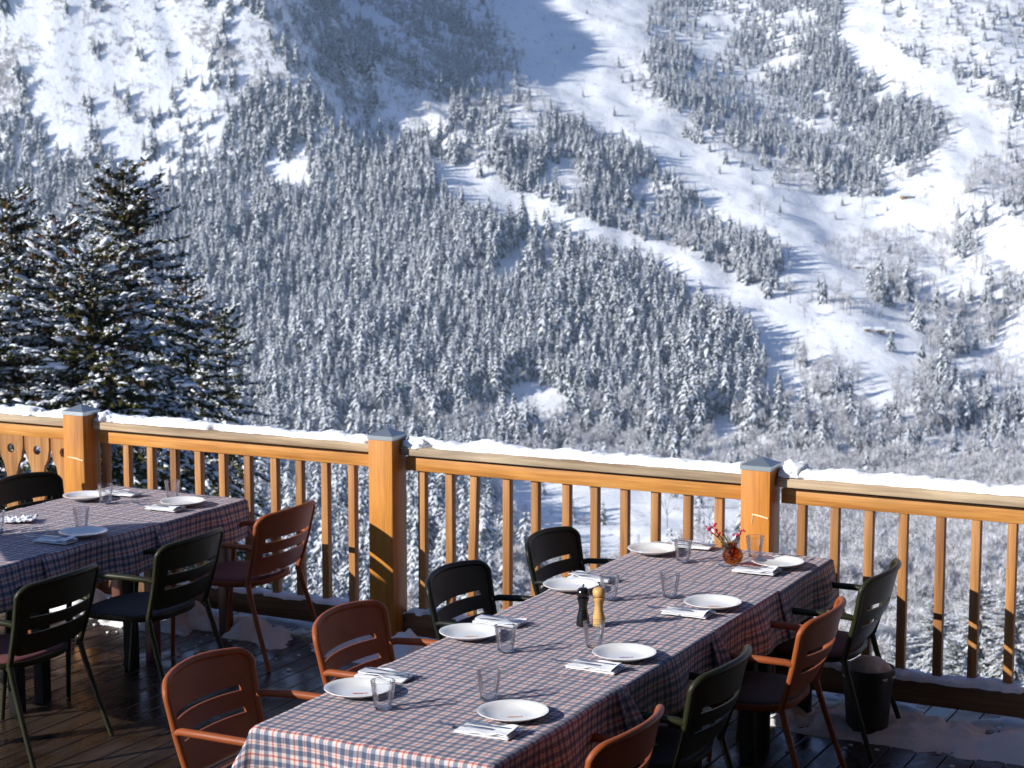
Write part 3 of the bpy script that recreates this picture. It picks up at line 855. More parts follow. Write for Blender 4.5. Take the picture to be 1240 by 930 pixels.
# small timber huts on the far pistes
def hut(px, py, w_, lab):
    fs2 = np.arange(1200, 2600, 4.0); ls = (px - 620) / 2257.0 * fs2
    pys = project(ls, fs2, terrain_z(ls, fs2))[1]
    i = int(np.argmin(np.abs(pys - py))); f = fs2[i]; l = ls[i]; z = float(terrain_z(np.array([l]), np.array([f]))[0])
    c = to_world(np.array([l]), np.array([f]), np.array([z]))[0]
    root = empty('mountain_hut', tuple(c), YAW + .2); tag(root, lab, 'hut', 'small huts on the far slope')
    q = w_ / 2
    b_ = MB(); b_.box(-q, q, -q * .7, q * .7, -1.5, w_ * .32)
    b_.add([(-q, -q * .7, w_ * .32), (-q, q * .7, w_ * .32), (-q, 0, w_ * .6)], [(0, 1, 2)]); b_.add([(q, -q * .7, w_ * .32), (q, q * .7, w_ * .32), (q, 0, w_ * .6)], [(0, 1, 2)])
    b_.build('wall', M['hut'], root)
    r_ = MB()
    for s in (-1, 1):
        e = Matrix.Rotation(s * math.atan2(.28, .35), 4, 'X')
        r_.box(-q * 1.15, q * 1.15, -q * .5, q * .5, -.25, .25, mat=Matrix.Translation((0, s * q * .42, w_ * .47)) @ Matrix.Rotation(-s * math.atan2(.28, .35), 4, 'X'))
    r_.build('roof', M['snow'], root)
    d_ = MB(); d_.box(-q * .2, q * .2, -q * .72, -q * .69, -.5, w_ * .2); d_.build('door', M['bark'], root)
M['hut'] = simple('brown hut timber', (.30, .20, .08), .8)  # one even brown for every hut
hut(1055, 402, 5, 'small brown hut left of the two other huts on the snowy shelf')
hut(1070, 403, 7, 'largest brown timber hut in the middle of the snowy shelf')
hut(1084, 404, 5, 'small brown hut right of the larger hut on the snowy shelf')
hut(1097, 240, 8, 'lone timber hut high on the wide snow field at upper right')
hut(1041, 325, 5, 'tiny dark hut at the end of the snow strip above the three huts')

# ------------------------------------------------------------------ deck
b_ = MB(); x = -14.0
while x < 4.0:
    b_.box(x + .003, x + .123, -3.0, 8.62, -.028, 0.0, ch=.003); x += .126
dk = b_.build('deck', M['deck']); tag(dk, kind='structure')
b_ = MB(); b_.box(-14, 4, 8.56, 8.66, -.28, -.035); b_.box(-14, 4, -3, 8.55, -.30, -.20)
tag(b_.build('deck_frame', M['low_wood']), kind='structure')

# ------------------------------------------------------------------ railing
rail = empty('wooden_railing', (-4, 8.4, 0)); tag(rail, 'orange larch balustrade with square balusters and zinc capped posts along the deck edge', 'railing')
RX, RY = -4.0, 8.4
def rb(mb, name, mt, parent=rail, smooth=None):
    o = mb.build(name, mt, parent, smooth)
    return o
def off(o):            # meshes are written in world coordinates; shift them into the railing's frame
    o.data.transform(Matrix.Translation((-RX, -RY, 0))); return o
posts = [(-7.229, -7.078), (-5.141, -4.992), (-3.042, -2.893), (-.95, -.80), (-9.33, -9.18)]
for i, (a_, c_) in enumerate(posts):
    b_ = MB(); b_.box(a_, c_, 8.30, 8.452, -.03, 1.128, ch=.006)
    p = off(b_.build('post', M['post_wood'], rail, 30))
    k = MB(); e = .003
    x0, x1, y0, y1 = a_ - e, c_ + e, 8.30 - e, 8.452 + e
    cx, cy = (x0 + x1) / 2, (y0 + y1) / 2
    k.add([(x0, y0, 1.118), (x1, y0, 1.118), (x1, y1, 1.118), (x0, y1, 1.118), (x0, y0, 1.140), (x1, y0, 1.140), (x1, y1, 1.140), (x0, y1, 1.140), (cx, cy, 1.176)],
          [(0, 1, 5, 4), (1, 2, 6, 5), (2, 3, 7, 6), (3, 0, 4, 7), (4, 5, 8), (5, 6, 8), (6, 7, 8), (7, 4, 8)])
    o = k.build('cap', M['zinc'], p); off(o)
    if i in (0, 2):
        z0 = .87 if i == 0 else .905
        s_ = MB(); s_.tube([(a_ + (.03 if i == 0 else .06), 8.2985, z0), (a_ + .09, 8.2985, z0 - .004), (c_ - .006, 8.2985, z0 - .015)], [.0018, .0045, .003], 6)
        if i == 2: s_.tube([(a_ + .065, 8.2985, z0), (a_ + .06, 8.2985, z0 - .05)], [.002, .001], 6)
        off(s_.build('scuff', M['scratch'], p))
spans = [(-9.18, -7.229), (-7.078, -5.141), (-4.992, -3.042), (-2.893, -.95), (-.80, 1.2)]
BAL = [None, [-7.053, -6.893, -6.72, -6.553, -6.379, -6.211, -6.039, -5.859, -5.693, -5.524, -5.35],
       [-4.909, -4.741, -4.604, -4.40, -4.235, -4.055, -3.896, -3.73, -3.563, -3.389, -3.223],
       [-2.799, -2.634, -2.468, -2.302, -2.126, -1.961, -1.796, -1.63, -1.46, -1.29, -1.12], [-.68 + .168 * k for k in range(11)]]
for i, (a_, c_) in enumerate(spans):
    dy = (.0, .004, -.004, .006, 0)[i]
    b_ = MB(); b_.box(a_ + .004, c_ - .002, 8.378, 8.50, 1.033, 1.077, ch=.004)
    off(b_.build('handrail_board', M['board_wood'], rail, 30))
    b_ = MB(); b_.box(a_ + (.012 if i else 0) + .004, c_ - .001, 8.412 + dy, 8.475, .948, 1.021, ch=.004)
    off(b_.build('top_beam', M['beam_wood'], rail, 30))
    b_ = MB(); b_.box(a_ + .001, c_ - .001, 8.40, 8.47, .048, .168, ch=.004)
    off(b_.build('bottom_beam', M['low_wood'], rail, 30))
    if BAL[i]:
        for k, xb in enumerate(BAL[i]):
            b_ = MB(); xo = xb + .022
            tl = Matrix.Translation((xo, 8.445, .56)) @ Matrix.Rotation((.030 if (i == 2 and k == 2) else random.uniform(-.003, .003)), 4, 'Y') @ Matrix.Rotation(random.uniform(-.03, .03), 4, 'Z')
            b_.box(-.021, .021, -.021, .021, -.40, .396, ch=.003, mat=tl)
            off(b_.build('baluster', M['baluster_wood'], rail, 30))
    else:       # fretwork boards with a round hole and a waist
        for k in range(9):
            xc = -7.330 - .2035 * k
            cu = bpy.data.curves.new('fretwork', 'CURVE'); cu.dimensions = '2D'; cu.fill_mode = 'BOTH'; cu.extrude = .011; cu.resolution_u = 10
            prof = [(.093, .20), (.093, .33), (.075, .42), (.045, .50), (.040, .56), (.062, .62), (.040, .66), (.036, .70), (.052, .76), (.084, .83), (.094, .89), (.094, .953)]
            def sm(t):
                return t
            pts = [(x_, z_) for x_, z_ in prof] + [(-x_, z_) for x_, z_ in reversed(prof)]
            sp = cu.splines.new('POLY'); 
            # round the waist by interpolating
            fine = []
            for q in range(len(prof) - 1):
                (xa, za), (xb2, zb) = prof[q], prof[q + 1]
                for s in range(4):
                    tt = s / 4; ss = tt * tt * (3 - 2 * tt)
                    fine.append((xa + (xb2 - xa) * ss, za + (zb - za) * tt))
            fine.append(prof[-1])
            pts = fine + [(-x_, z_) for x_, z_ in reversed(fine)]
            sp.points.add(len(pts) - 1)
            for q, (x_, z_) in enumerate(pts): sp.points[q].co = (x_, z_, 0, 1)
            sp.use_cyclic_u = True
            hsp = cu.splines.new('POLY'); hsp.points.add(23)
            for q in range(24):
                w_ = 2 * PI * q / 24; hsp.points[q].co = (.028 * math.cos(w_), .868 + .028 * math.sin(w_), 0, 1)
            hsp.use_cyclic_u = True
            tmp = bpy.data.objects.new('tmp', cu); COL.objects.link(tmp)
            bpy.context.view_layer.update()
            me_ = bpy.data.meshes.new_from_object(tmp.evaluated_get(bpy.context.evaluated_depsgraph_get()))
            bpy.data.objects.remove(tmp)
            me_.transform(Matrix.Translation((xc - RX, 8.425 - RY, 0)) @ Matrix.Rotation(PI / 2, 4, 'X'))
            me_.materials.clear(); me_.materials.append(M['baluster_wood'])
            link('fretwork_board', me_, rail)

# ------------------------------------------------------------------ snow lying about
def snow_strip(name, x0, x1, yc, zb, wid, hgt, seed, label, parent=None, jag=.35, mt='snow', step=.012, lump=9):
    """ridge of snow along x, uneven height, broken front edge"""
    n = int((x1 - x0) / step); K = 14
    vs = []; fs = []
    for i in range(n + 1):
        x = x0 + (x1 - x0) * i / n
        e = min(1, (i / n) * (x1 - x0) / .05, (1 - i / n) * (x1 - x0) / .05); e = max(e, .02) ** .5
        hh = hgt * (1 + .55 * noise.fractal(Vector((x * lump * .45, seed, 0)), 1, 2, 4) ) * e
        hh = max(hh, .004)
        wf = wid * (.5 + jag * .5 * noise.fractal(Vector((x * lump, seed + 3, 0)), 1, 2, 4)); wb = wid * .5
        gap = noise.noise(Vector((x * lump * .7, seed + 8, 0)))
        if gap > .42: wf *= max(.15, 1 - (gap - .42) * 6)
        for k in range(K + 1):
            w_ = PI * k / K
            c = math.cos(w_); s = math.sin(w_) ** .55
            y = yc - (wf * c if c > 0 else wb * c) * 1.0
            p = Vector((x, y, zb + hh * s))
            d = noise.fractal(p * 30, 1, 2, 4) * .007
            vs.append((x + d, y + (d if 0 < k < K else 0), zb + hh * s + (d if 0 < k < K else -.002)))
    for i in range(n):
        for k in range(K):
            a_ = i * (K + 1) + k; fs.append((a_, a_ + 1, a_ + K + 2, a_ + K + 1))
    fs.append(tuple(range(K + 1))); fs.append(tuple(n * (K + 1) + k for k in reversed(range(K + 1))))
    b_ = MB(); b_.add(vs, fs); o = b_.build(name, M[mt], parent, 180)
    if parent is None: tag(o, label, 'snow', kind='stuff')
    return o
sl_ = ['ridge of melting snow on the left railing section', 'ridge of melting snow on the railing between the left and middle posts', 'thick ridge of snow on the railing between the middle and right posts', 'thick ridge of snow on the railing right of the right post', 'snow ridge on the railing beyond the photo']
for i, (a_, c_) in enumerate(spans):
    snow_strip('railing_snow', a_ + .006, c_ - .006, 8.455, 1.077, .098, (.040, .036, .044, .046, .04)[i], 3 + i * 7.3, sl_[i])
# banked lumps beside the posts
def lump(name, c, r, seed, label, mt='snow', flat=.6, parent=None, nz=.35, sub=4):
    bm = bmesh.new(); bmesh.ops.create_icosphere(bm, subdivisions=sub, radius=1)
    vs = []
    for v in bm.verts:
        q = v.co.copy(); d = 1 + nz * noise.fractal(q * 1.7 + Vector((seed, 0, 0)), 1, 2, 5)
        p = Vector((q.x * r[0] * d, q.y * r[1] * d, max(q.z, -.15) * r[2] * d)); vs.append((p.x + c[0], p.y + c[1], p.z + c[2]))
    fs = [[v.index for v in f.verts] for f in bm.faces]; bm.free()
    b_ = MB(); b_.add(vs, fs); o = b_.build(name, M[mt], parent, 180)
    if parent is None: tag(o, label, 'snow', kind='stuff')
    return o
lump('snow_clump', (-7.02, 8.44, 1.085), (.07, .06, .045), 1, 'lump of snow banked against the right side of the left post')
lump('snow_clump', (-7.62, 8.44, 1.085), (.12, .06, .048), 2, 'lump of snow on the handrail at the left edge')
lump('snow_clump', (-4.93, 8.44, 1.08), (.08, .06, .045), 5, 'lump of snow banked against the right side of the middle post')
lump('snow_clump', (-5.24, 8.44, 1.08), (.10, .055, .036), 9, 'low lump of snow left of the middle post')
lump('snow_clump', (-2.82, 8.44, 1.09), (.085, .06, .060), 12, 'high lump of snow banked against the right side of the right post')
for i, (a_, c_) in enumerate(spans):
    snow_strip('beam_snow', a_ + .003, c_ - .003, 8.44, .166, .10, (.02, .02, .025, .032, .03)[i], 40 + i * 5.1, 'thin snow crust on the bottom railing beam %s' % ('at the left edge', 'between left and middle posts', 'between middle and right posts', 'right of the right post', 'outside the photo')[i], jag=.8)
def snow_bank(name, x0, x1, y0, y1, hgt, seed, label):
    nx = int((x1 - x0) / .025); ny = int((y1 - y0) / .025); vs = []; fs = []
    for i in range(nx + 1):
        for j in range(ny + 1):
            x = x0 + (x1 - x0) * i / nx; y = y0 + (y1 - y0) * j / ny
            q = j / ny
            pr_ = sstep(np.array(q), 0.0, .40).item() * (1 - .80 * sstep(np.array(q), .40, .62).item())
            ed = min(1, i / 5, (nx - i) / 5)
            n_ = noise.fractal(Vector((x * 3.2, y * 3.2, seed)), 1, 2, 5)
            n2_ = noise.fractal(Vector((x * 13, y * 13, seed)), 1, 2, 4)
            h_ = hgt * (pr_ * (.72 + 1.6 * n_) - .30 * (1 - q)) * ed + .045 * n2_ * pr_ * (.4 + .6 * q)
            vs.append((x, y, max(h_, -.02) + (.0 if h_ > 0 else -.01)))
    for i in range(nx):
        for j in range(ny):
            a_ = i * (ny + 1) + j; fs.append((a_, a_ + 1, a_ + ny + 2, a_ + ny + 1))
    b_ = MB(); b_.add(vs, fs); o = b_.build(name, M['snow_dirty'], None, 180); tag(o, label, 'snow', kind='stuff')
snow_bank('deck_snow', -7.6, -4.7, 7.85, 8.75, .10, 2.0, 'bank of trampled snow on the deck under the railing at left')
snow_bank('deck_snow', -4.75, -2.75, 8.05, 8.75, .085, 5.0, 'bank of trampled snow on the deck under the middle railing')
snow_bank('deck_snow', -2.8, 1.0, 7.70, 8.78, .085, 9.0, 'bank of trampled snow on the deck under the railing at right')
# chunks of snow scattered in front of the banks
b_ = MB()
for k in range(90):
    x = random.choice((random.uniform(-7, -4.8), random.uniform(-2.7, -.9))); y = random.triangular(7.5, 8.2, 8.1); r = random.uniform(.004, .013) ** 1.0
    bm = bmesh.new(); bmesh.ops.create_icosphere(bm, subdivisions=1, radius=r)
    b_.add([(v.co.x * 1.3 + x, v.co.y + y, v.co.z * .7 + r * .4) for v in bm.verts], [[v.index for v in f.verts] for f in bm.faces]); bm.free()
tag(b_.build('snow_crumbs', M['snow_dirty'], None, 180), 'crumbs of snow scattered on the wet deck', 'snow', kind='stuff')

# ------------------------------------------------------------------ tables and cloths
ZT = .742
def make_table(x0, x1, y0, y1, metal, label, group):
    t = empty('dining_table', ((x0 + x1) / 2, (y0 + y1) / 2, 0)); tag(t, label, 'table', group)
    hx, hy = (x1 - x0) / 2, (y1 - y0) / 2
    b_ = MB(); b_.box(-hx + .006, hx - .006, -hy + .004, hy - .004, ZT - .032, ZT - .004, ch=.004); b_.build('tabletop', M['table_metal'], t, 30)
    for sx in (-1, 1):
        for sy in (-1, 1):
            b_ = MB(); cx, cy = sx * (hx - .085), sy * (hy - .085)
            b_.box(cx - .029, cx + .029, cy - .029, cy + .029, 0, ZT - .034, ch=.004); b_.build('leg', M[metal], t, 30)
    return t
def make_cloth(x0, x1, y0, y1, drop, seed, mt, label, group, open_near=False, open_far=False, zt=ZT, ovn=0.0, ovf=.05, colour_rot=False):
    """cloth over one table: hangs at both long sides, and at an end only where that end is free"""
    W_, L_ = x1 - x0, y1 - y0
    g = .0135
    en = drop if open_near else ovn; ef = drop if open_far else ovf
    def axis(a, b2, n): return [a + (b2 - a) * k / n for k in range(n + 1)]
    ns = int((W_ + 2 * drop) / g); nt_ = int((L_ + en + ef) / g)
    vs = []; uvs = []; fs = []
    for i in range(ns + 1):
        for j in range(nt_ + 1):
            s = -drop + (W_ + 2 * drop) * i / ns; t = -en + (L_ + en + ef) * j / nt_
            cs = min(max(s, 0), W_); ct = t
            if open_near: ct = max(ct, 0)
            if open_far: ct = min(ct, L_)
            ds, dt = s - cs, t - ct
            d = math.hypot(ds, dt)
            x, y = x0 + cs, y0 + ct
            z = zt + .0022 * noise.fractal(Vector((s * 5, t * 5, seed)), 1, 2, 3) + .0016 * max(0, noise.noise(Vector((s * 3 + t * 9, t * 2 - s * 4, seed + 6))) - .25) * 6 + .0012 * noise.noise(Vector((s * 30, t * 9, seed + 2)))
            # creases pressed in by folding
            z += .003 * math.exp(-((s - W_ * .48) / .006) ** 2) + .0022 * math.exp(-((t - L_ * .5) / .006) ** 2)
            if d > 1e-6:
                ux, uy = ds / d, dt / d
                rad = .012
                fold = 2 * min(abs(ux), abs(uy)) / (abs(ux) + abs(uy))       # 0 on a side, 1 on the corner diagonal
                wave = .026 * math.sin((t if abs(ux) > abs(uy) else s) * 11 + seed * 2.1) + .014 * noise.noise(Vector((s * 6, t * 6, seed + 4)))
                flare = .07 + .42 * fold ** 1.3
                if not (abs(ux) > 0 and abs(uy) > 0):
                    # near the table's own ends let the skirt lift a little
                    endd = min(abs(t + en), abs(L_ + ef - t)) if abs(ux) > abs(uy) else .3
                    flare += .75 * math.exp(-endd / .075) * (1.0 if t > L_ * .5 else .35)
                dd = max(d - rad * .5, 0)
                outw = min(d, rad) * .8 + dd * flare * .55 + wave * min(1, dd / .12)
                outw = max(outw, .004 + .001 * (seed % 3))
                x += ux * outw; y += uy * outw
                z -= (rad * (1 - math.cos(min(d / rad, PI / 2))) + dd * math.sqrt(max(.2, 1 - (flare * .55) ** 2)))
                z += .004 * fold
                if fold > .02:       # a corner closes into a pleat
                    pl = math.sin(math.atan2(abs(uy), abs(ux)) * 2) ** 2
                    x -= ux * 0; 
            vs.append((x, y, z)); uvs.append((s + .001, t + .001))
    for i in range(ns):
        for j in range(nt_):
            a_ = i * (nt_ + 1) + j; fs.append((a_, a_ + 1, a_ + nt_ + 2, a_ + nt_ + 1))
    b_ = MB(); b_.add(vs, fs, 0, uvs)
    o = b_.build('tablecloth', mt, None, 180)
    md = o.modifiers.new('thickness', 'SOLIDIFY'); md.thickness = .0012; md.offset = 1
    tag(o, label, 'tablecloth', group)
    return o
TX0, TX1 = -3.452, -2.566
gT = 'square tables of the long right row'; gC = 'checked cloths of the long right row'
rows1 = [(4.845, 5.742, 'nearest', 'in front'), (5.748, 6.640, 'second', ''), (6.646, 7.462, 'third', ''), (7.468, 8.225, 'farthest', 'by the railing')]
tl = ['black legged table at the near end of the right hand row', 'black legged table second from the near end, under the two pepper mills', 'black legged table third from the near end of the right hand row', 'black legged table at the railing end of the right hand row, under the amber vase']
cl = ['checked cloth at the near end of the right row, front drop in the sun', 'checked cloth second from the near end of the right row, carrying the pepper mills', 'checked cloth third from the near end of the right row', 'checked cloth at the railing end of the right row, carrying the amber vase']
for i, (a_, c_, _, _) in enumerate(rows1):
    make_table(TX0, TX1, a_, c_, 'table_metal', tl[i], gT)
    make_cloth(TX0 - .004 * (i % 2), TX1 + .005 * (i % 2), a_, c_, (.215, .20, .21, .20)[i], 1.3 + i * 2.7, M['cloth'][i], cl[i], gC, open_near=i == 0, open_far=i == 3, zt=ZT + .003 * (3 - i) + .001, ovf=(.10, .09, .03, 0)[i] if i < 3 else 0, ovn=.0)
UX0, UX1 = -6.80, -5.885
rows2 = [(5.70, 6.565, 'nearest table of the left row, partly out of the picture'), (6.571, 7.41, 'middle table of the left row, under the plate in shade'), (7.416, 8.225, 'table of the left row next to the railing')]
cl2 = ['checked cloth on the near end of the left row, cut by the picture edge', 'checked cloth in the middle of the left row, lying mostly in blue shade', 'checked cloth on the left row next to the railing']
for i, (a_, c_, lb) in enumerate(rows2):
    make_table(UX0, UX1, a_, c_, ('table_metal', 'table_metal', 'table_brown')[i], lb, 'square tables of the left row')
    make_cloth(UX0, UX1 + .004 * (i % 2), a_, c_, (.20, .21, .20)[i], 21.3 + i * 3.1, M['cloth'][(i + 2) % 4], cl2[i], 'checked cloths of the left row', open_near=i == 0, open_far=i == 2, zt=ZT + .003 * (2 - i) + .001, ovf=(.06, .05, 0)[i] if i < 2 else 0)
ZC = ZT + .012      # cloth surface where things stand

# ------------------------------------------------------------------ chairs
def back_x(y, z):       # surface of the curved, leaning back
    return -.222 - (z - .45) * .235 - .068 * (1 - (y / .27) ** 2) * min(1, max(0, (z - .44) / .2)) + .012
def half_w(z): return .238 + .034 * (z - .45) / .38
def make_chair(frame, pad, label, group):
    t = empty('armchair'); tag(t, label, 'armchair', group)
    fm = M[frame]
    zt_ = .828; zc = .757; r = .014
    # outer tube of the back, from seat level up and over
    pts = []
    hw = half_w(.8)
    for z in (.43, .50, .57, .64, .70, zc): pts.append((back_x(half_w(z), z), half_w(z), z))
    for k in range(1, 7):
        a_ = PI / 2 * k / 6; y = hw - .062 * (1 - math.cos(a_)); z = zc + (zt_ - .012 - zc) * math.sin(a_); pts.append((back_x(y, z), y, z))
    for k in range(1, 10):
        y = (hw - .062) * (1 - 2 * k / 10); z = zt_ - .012 + .012 * (1 - (y / (hw - .062)) ** 2); pts.append((back_x(y, z), y, z))
    full = pts + [(p[0], -p[1], p[2]) for p in reversed(pts[:12])]
    b_ = MB(); b_.tube(full, r, 10); b_.build('back_frame', fm, t, 60)
    # panel with two slots
    b_ = MB(); th = .004
    def hwid(z):
        base = half_w(z) - .006
        if z > zc: 
            q = min(1, (z - zc) / (zt_ - .012 - zc)); return min(base, hw - .062 * (1 - math.sqrt(max(0, 1 - q * q))) - .006)
        if z < .53: return base - .05 * (1 - math.sqrt(max(0, 1 - ((.53 - z) / .045) ** 2))) if z > .486 else base - .05
        return base
    zs = [.487, .495, .51, .53, .56, .578, .589, .610, .63, .653, .669, .691, .71, .74, .765, .785, .80, .812, .822]
    us = [-1, -.9, -.84, -.80, -.76, -.5, -.3, -.1, .1, .3, .5, .76, .80, .84, .9, 1]
    idx_ = {}
    vs = []; fs = []
    for sd in (0, 1):
        for a_, z in enumerate(zs):
            for c_, u_ in enumerate(us):
                h_ = hwid(z); y = u_ * h_
                zz = z + (.012 * (1 - u_ * u_) if z > .8 else 0) - (.010 * (1 - u_ * u_) if z < .52 else 0)
                dish = .006 * (1 - abs(u_) ** 6)
                idx_[(sd, a_, c_)] = len(vs); vs.append((back_x(y, min(zz, .83)) + (th if sd else -th) - dish * .5, y, zz))
    def solid(a_, c_):
        if not (0 <= a_ < len(zs) - 1 and 0 <= c_ < len(us) - 1): return False
        zm = (zs[a_] + zs[a_ + 1]) / 2; um = (us[c_] + us[c_ + 1]) / 2
        tall = core = (.589 < zm < .610) or (.669 < zm < .691)
        if tall and core and abs(um) < .79: return False
        return True
    for a_ in range(len(zs) - 1):
        for c_ in range(len(us) - 1):
            if not solid(a_, c_): continue
            q = [(a_, c_), (a_, c_ + 1), (a_ + 1, c_ + 1), (a_ + 1, c_)]
            fs.append([idx_[(0, *p)] for p in q]); fs.append([idx_[(1, *p)] for p in reversed(q)])
            for (n_, e0, e1) in (((a_ - 1, c_), q[0], q[1]), ((a_, c_ + 1), q[1], q[2]), ((a_ + 1, c_), q[2], q[3]), ((a_, c_ - 1), q[3], q[0])):
                if not solid(*n_): fs.append([idx_[(0, *e1)], idx_[(0, *e0)], idx_[(1, *e0)], idx_[(1, *e1)]])
    b_.add(vs, fs); b_.build('backrest', fm, t, 40)
    # legs
    for s in (-1, 1):
        b_ = MB(); b_.tube([(-.352, s * .268, .004), (-.285, s * .254, .20), (-.228, s * .242, .38), (back_x(.232, .45), s * half_w(.45), .45)], [.0115, .0125, .0135, .0135], 10); b_.build('leg', fm, t, 60)
        b_ = MB(); b_.tube([(.262, s * .250, .004), (.245, s * .262, .25), (.228, s * .270, .46), (.218, s * .272, .56), (.203, s * .272, .605)], [.0115, .0125, .0135, .0135, .0135], 10); b_.build('leg', fm, t, 60)
        # arm
        x0_ = back_x(half_w(.64), .64); y0_ = s * half_w(.64)
        b_ = MB(); b_.tube([(x0_, y0_, .640), (x0_ + .03, s * .262, .650), (-.12, s * .276, .655), (.02, s * .280, .655), (.13, s * .278, .652), (.172, s * .276, .642), (.195, s * .273, .622), (.203, s * .272, .605)],
                           [.013, .0145, .0155, .0155, .015, .0145, .014, .0136], 10); b_.build('armrest', fm, t, 60)
    # seat pan
    def outline(sc_=1.0, n=48):
        o_ = []
        for k in range(n):
            w_ = 2 * PI * k / n; c, s = math.cos(w_), math.sin(w_)
            o_.append((.005 + .235 * sc_ * math.copysign(abs(c) ** .62, c), (.245 - .018 * (c < 0) * abs(c)) * sc_ * math.copysign(abs(s) ** .62, s)))
        return o_
    b_ = MB()
    rings = [(.0, .434), (.5, .434), (.86, .437), (.96, .446), (1.0, .447), (1.0, .425), (.97, .418), (.9, .420), (.0, .424)]
    n = 48; vs = []; fs = []
    for q, (sc_, z) in enumerate(rings):
        for x, y in outline(max(sc_, .002)): vs.append((x, y, z - (.012 * (x / .24) if x > 0 else 0) * .6))
    for q in range(len(rings) - 1):
        for k in range(n):
            fs.append((q * n + k, q * n + (k + 1) % n, (q + 1) * n + (k + 1) % n, (q + 1) * n + k))
    b_.add(vs, fs); b_.build('seat', fm, t, 50)
    if pad:
        b_ = MB(); vs = []; fs = []
        rings = [(.0, .458), (.6, .458), (.86, .457), (.915, .452), (.925, .444), (.92, .438), (.0, .437)]
        for q, (sc_, z) in enumerate(rings):
            for k, (x, y) in enumerate(outline(max(sc_, .002))):
                vs.append((x, y, z + .003 * noise.noise(Vector((x * 14, y * 14, len(label)))) - (.012 * (x / .24) if x > 0 else 0) * .6))
        for q in range(len(rings) - 1):
            for k in range(n):
                fs.append((q * n + k, q * n + (k + 1) % n, (q + 1) * n + (k + 1) % n, (q + 1) * n + k))
        b_.add(vs, fs); b_.build('seat_pad', M[pad], t, 60)
    return t
BXC = -.222 - (.8 - .45) * .235 - .068 + .012      # x of the back's top centre in the chair's frame
protoc = {}
def put_chair(frame, pad, bx, by, facing, rot, label, group):
    """bx, by: where the middle of the back's top rail is; facing +1 looks along +X, -1 along -X"""
    key = (frame, pad)
    if key not in protoc:
        c = make_chair(frame, pad, label, group); protoc[key] = c
    else:
        c = copy_tree(protoc[key])
    tag(c, label, 'armchair', group)
    a_ = (0 if facing > 0 else PI) + rot
    c.rotation_euler = (0, 0, a_)
    c.scale = (1, 1, .972)
    c.location = (bx - BXC * math.cos(a_), by - BXC * math.sin(a_), 0)
    return c
g1 = 'armchairs on the left side of the long right row'; g2 = 'armchairs on the right side of the long right row'; g3 = 'armchairs on the right side of the left row'; g4 = 'armchairs on the left side of the left row'
put_chair('terra', 'cush_grey', -3.997, 5.247, 1, .04, 'terracotta armchair at the near left corner of the right row, nearest to the viewer', g1)
put_chair('terra', None, -3.944, 6.112, 1, .03, 'terracotta armchair second from the front on the left side of the right row', g1)
put_chair('black', None, -3.93, 6.98, 1, .0, 'nearer of the two black armchairs beside the right row, facing the pepper mills', g1)
put_chair('black', None, -3.897, 7.86, 1, .0, 'black armchair nearest the railing on the left side of the right row', g1)
put_chair('terra', 'cush_grey', -2.25, 5.30, -1, .0, 'terracotta armchair cut by the bottom edge, right of the right row', g2)
put_chair('olive', 'cush_grey', -2.255, 6.155, -1, .0, 'dark olive armchair second from the front on the right side of the right row', g2)
put_chair('terra', 'cush_grey', -2.17, 7.06, -1, .03, 'terracotta armchair with charcoal pad between two olive ones on the right side', g2)
put_chair('olive', 'cush_red', -2.17, 7.885, -1, .03, 'olive armchair with burgundy pad in front of the black bucket by the railing', g2)
put_chair('olive', 'cush_red', -5.32, 6.13, -1, .04, 'olive armchair with burgundy pad at the left edge of the photo', g3)
put_chair('olive', 'cush_grey', -5.31, 7.06, -1, .05, 'olive armchair with charcoal pad in the middle of the left row', g3)
cs3 = put_chair('terra', 'cush_red', -5.31, 7.87, -1, .02, 'terracotta armchair with burgundy pad and snow on its seat edge beside the railing', g3)
put_chair('black', None, -7.25, 7.93, 1, -.04, 'black armchair in front of the fretwork railing boards at the left', g4)
put_chair('terra', 'cush_red', -7.22, 7.02, 1, .05, 'terracotta armchair mostly hidden behind the left row, only its legs showing', g4)

# snow crust on the seat edge of the chair by the railing
b_ = MB()
for k in range(26):
    a_ = random.uniform(-.2, 1.35); x = -5.31 + BXC * 1.0 - .0; 
    cx_, cy_ = cs3.location.x, cs3.location.y
    px_s = cx_ + .225 * math.cos(a_ - .3) ; py_s = cy_ + .215 * math.sin(a_ - .3)
    r = random.uniform(.010, .022)
    bm = bmesh.new(); bmesh.ops.create_icosphere(bm, subdivisions=2, radius=r)
    b_.add([(v.co.x * 1.3 + px_s + random.uniform(-.002, .002), v.co.y * 1.2 + py_s, v.co.z * .75 + .458 + r * .3) for v in bm.verts], [[v.index for v in f.verts] for f in bm.faces]); bm.free()
tag(b_.build('chair_snow', M['snow'], None, 180), 'crumbly snow left on the seat edge of the terracotta armchair by the railing', 'snow', kind='stuff')

# bucket with a dome of snow
bk = empty('planter_bucket', (-2.315, 8.03, 0)); bk.scale = (.76, .76, 1.0); tag(bk, 'black round bucket filled with old snow by the bottom of the railing', 'bucket')
b_ = MB(); b_.lathe([(.0, .0), (.118, .0), (.122, .01), (.150, .275), (.160, .278), (.162, .305), (.150, .307), (.146, .27), (.0, .26)], 40); b_.build('tub', M['bucket'], bk, 40)
lump('snow_fill', (0, 0, .275), (.145, .145, .075), 4, None, 'snow_dirty', parent=bk, nz=.12)

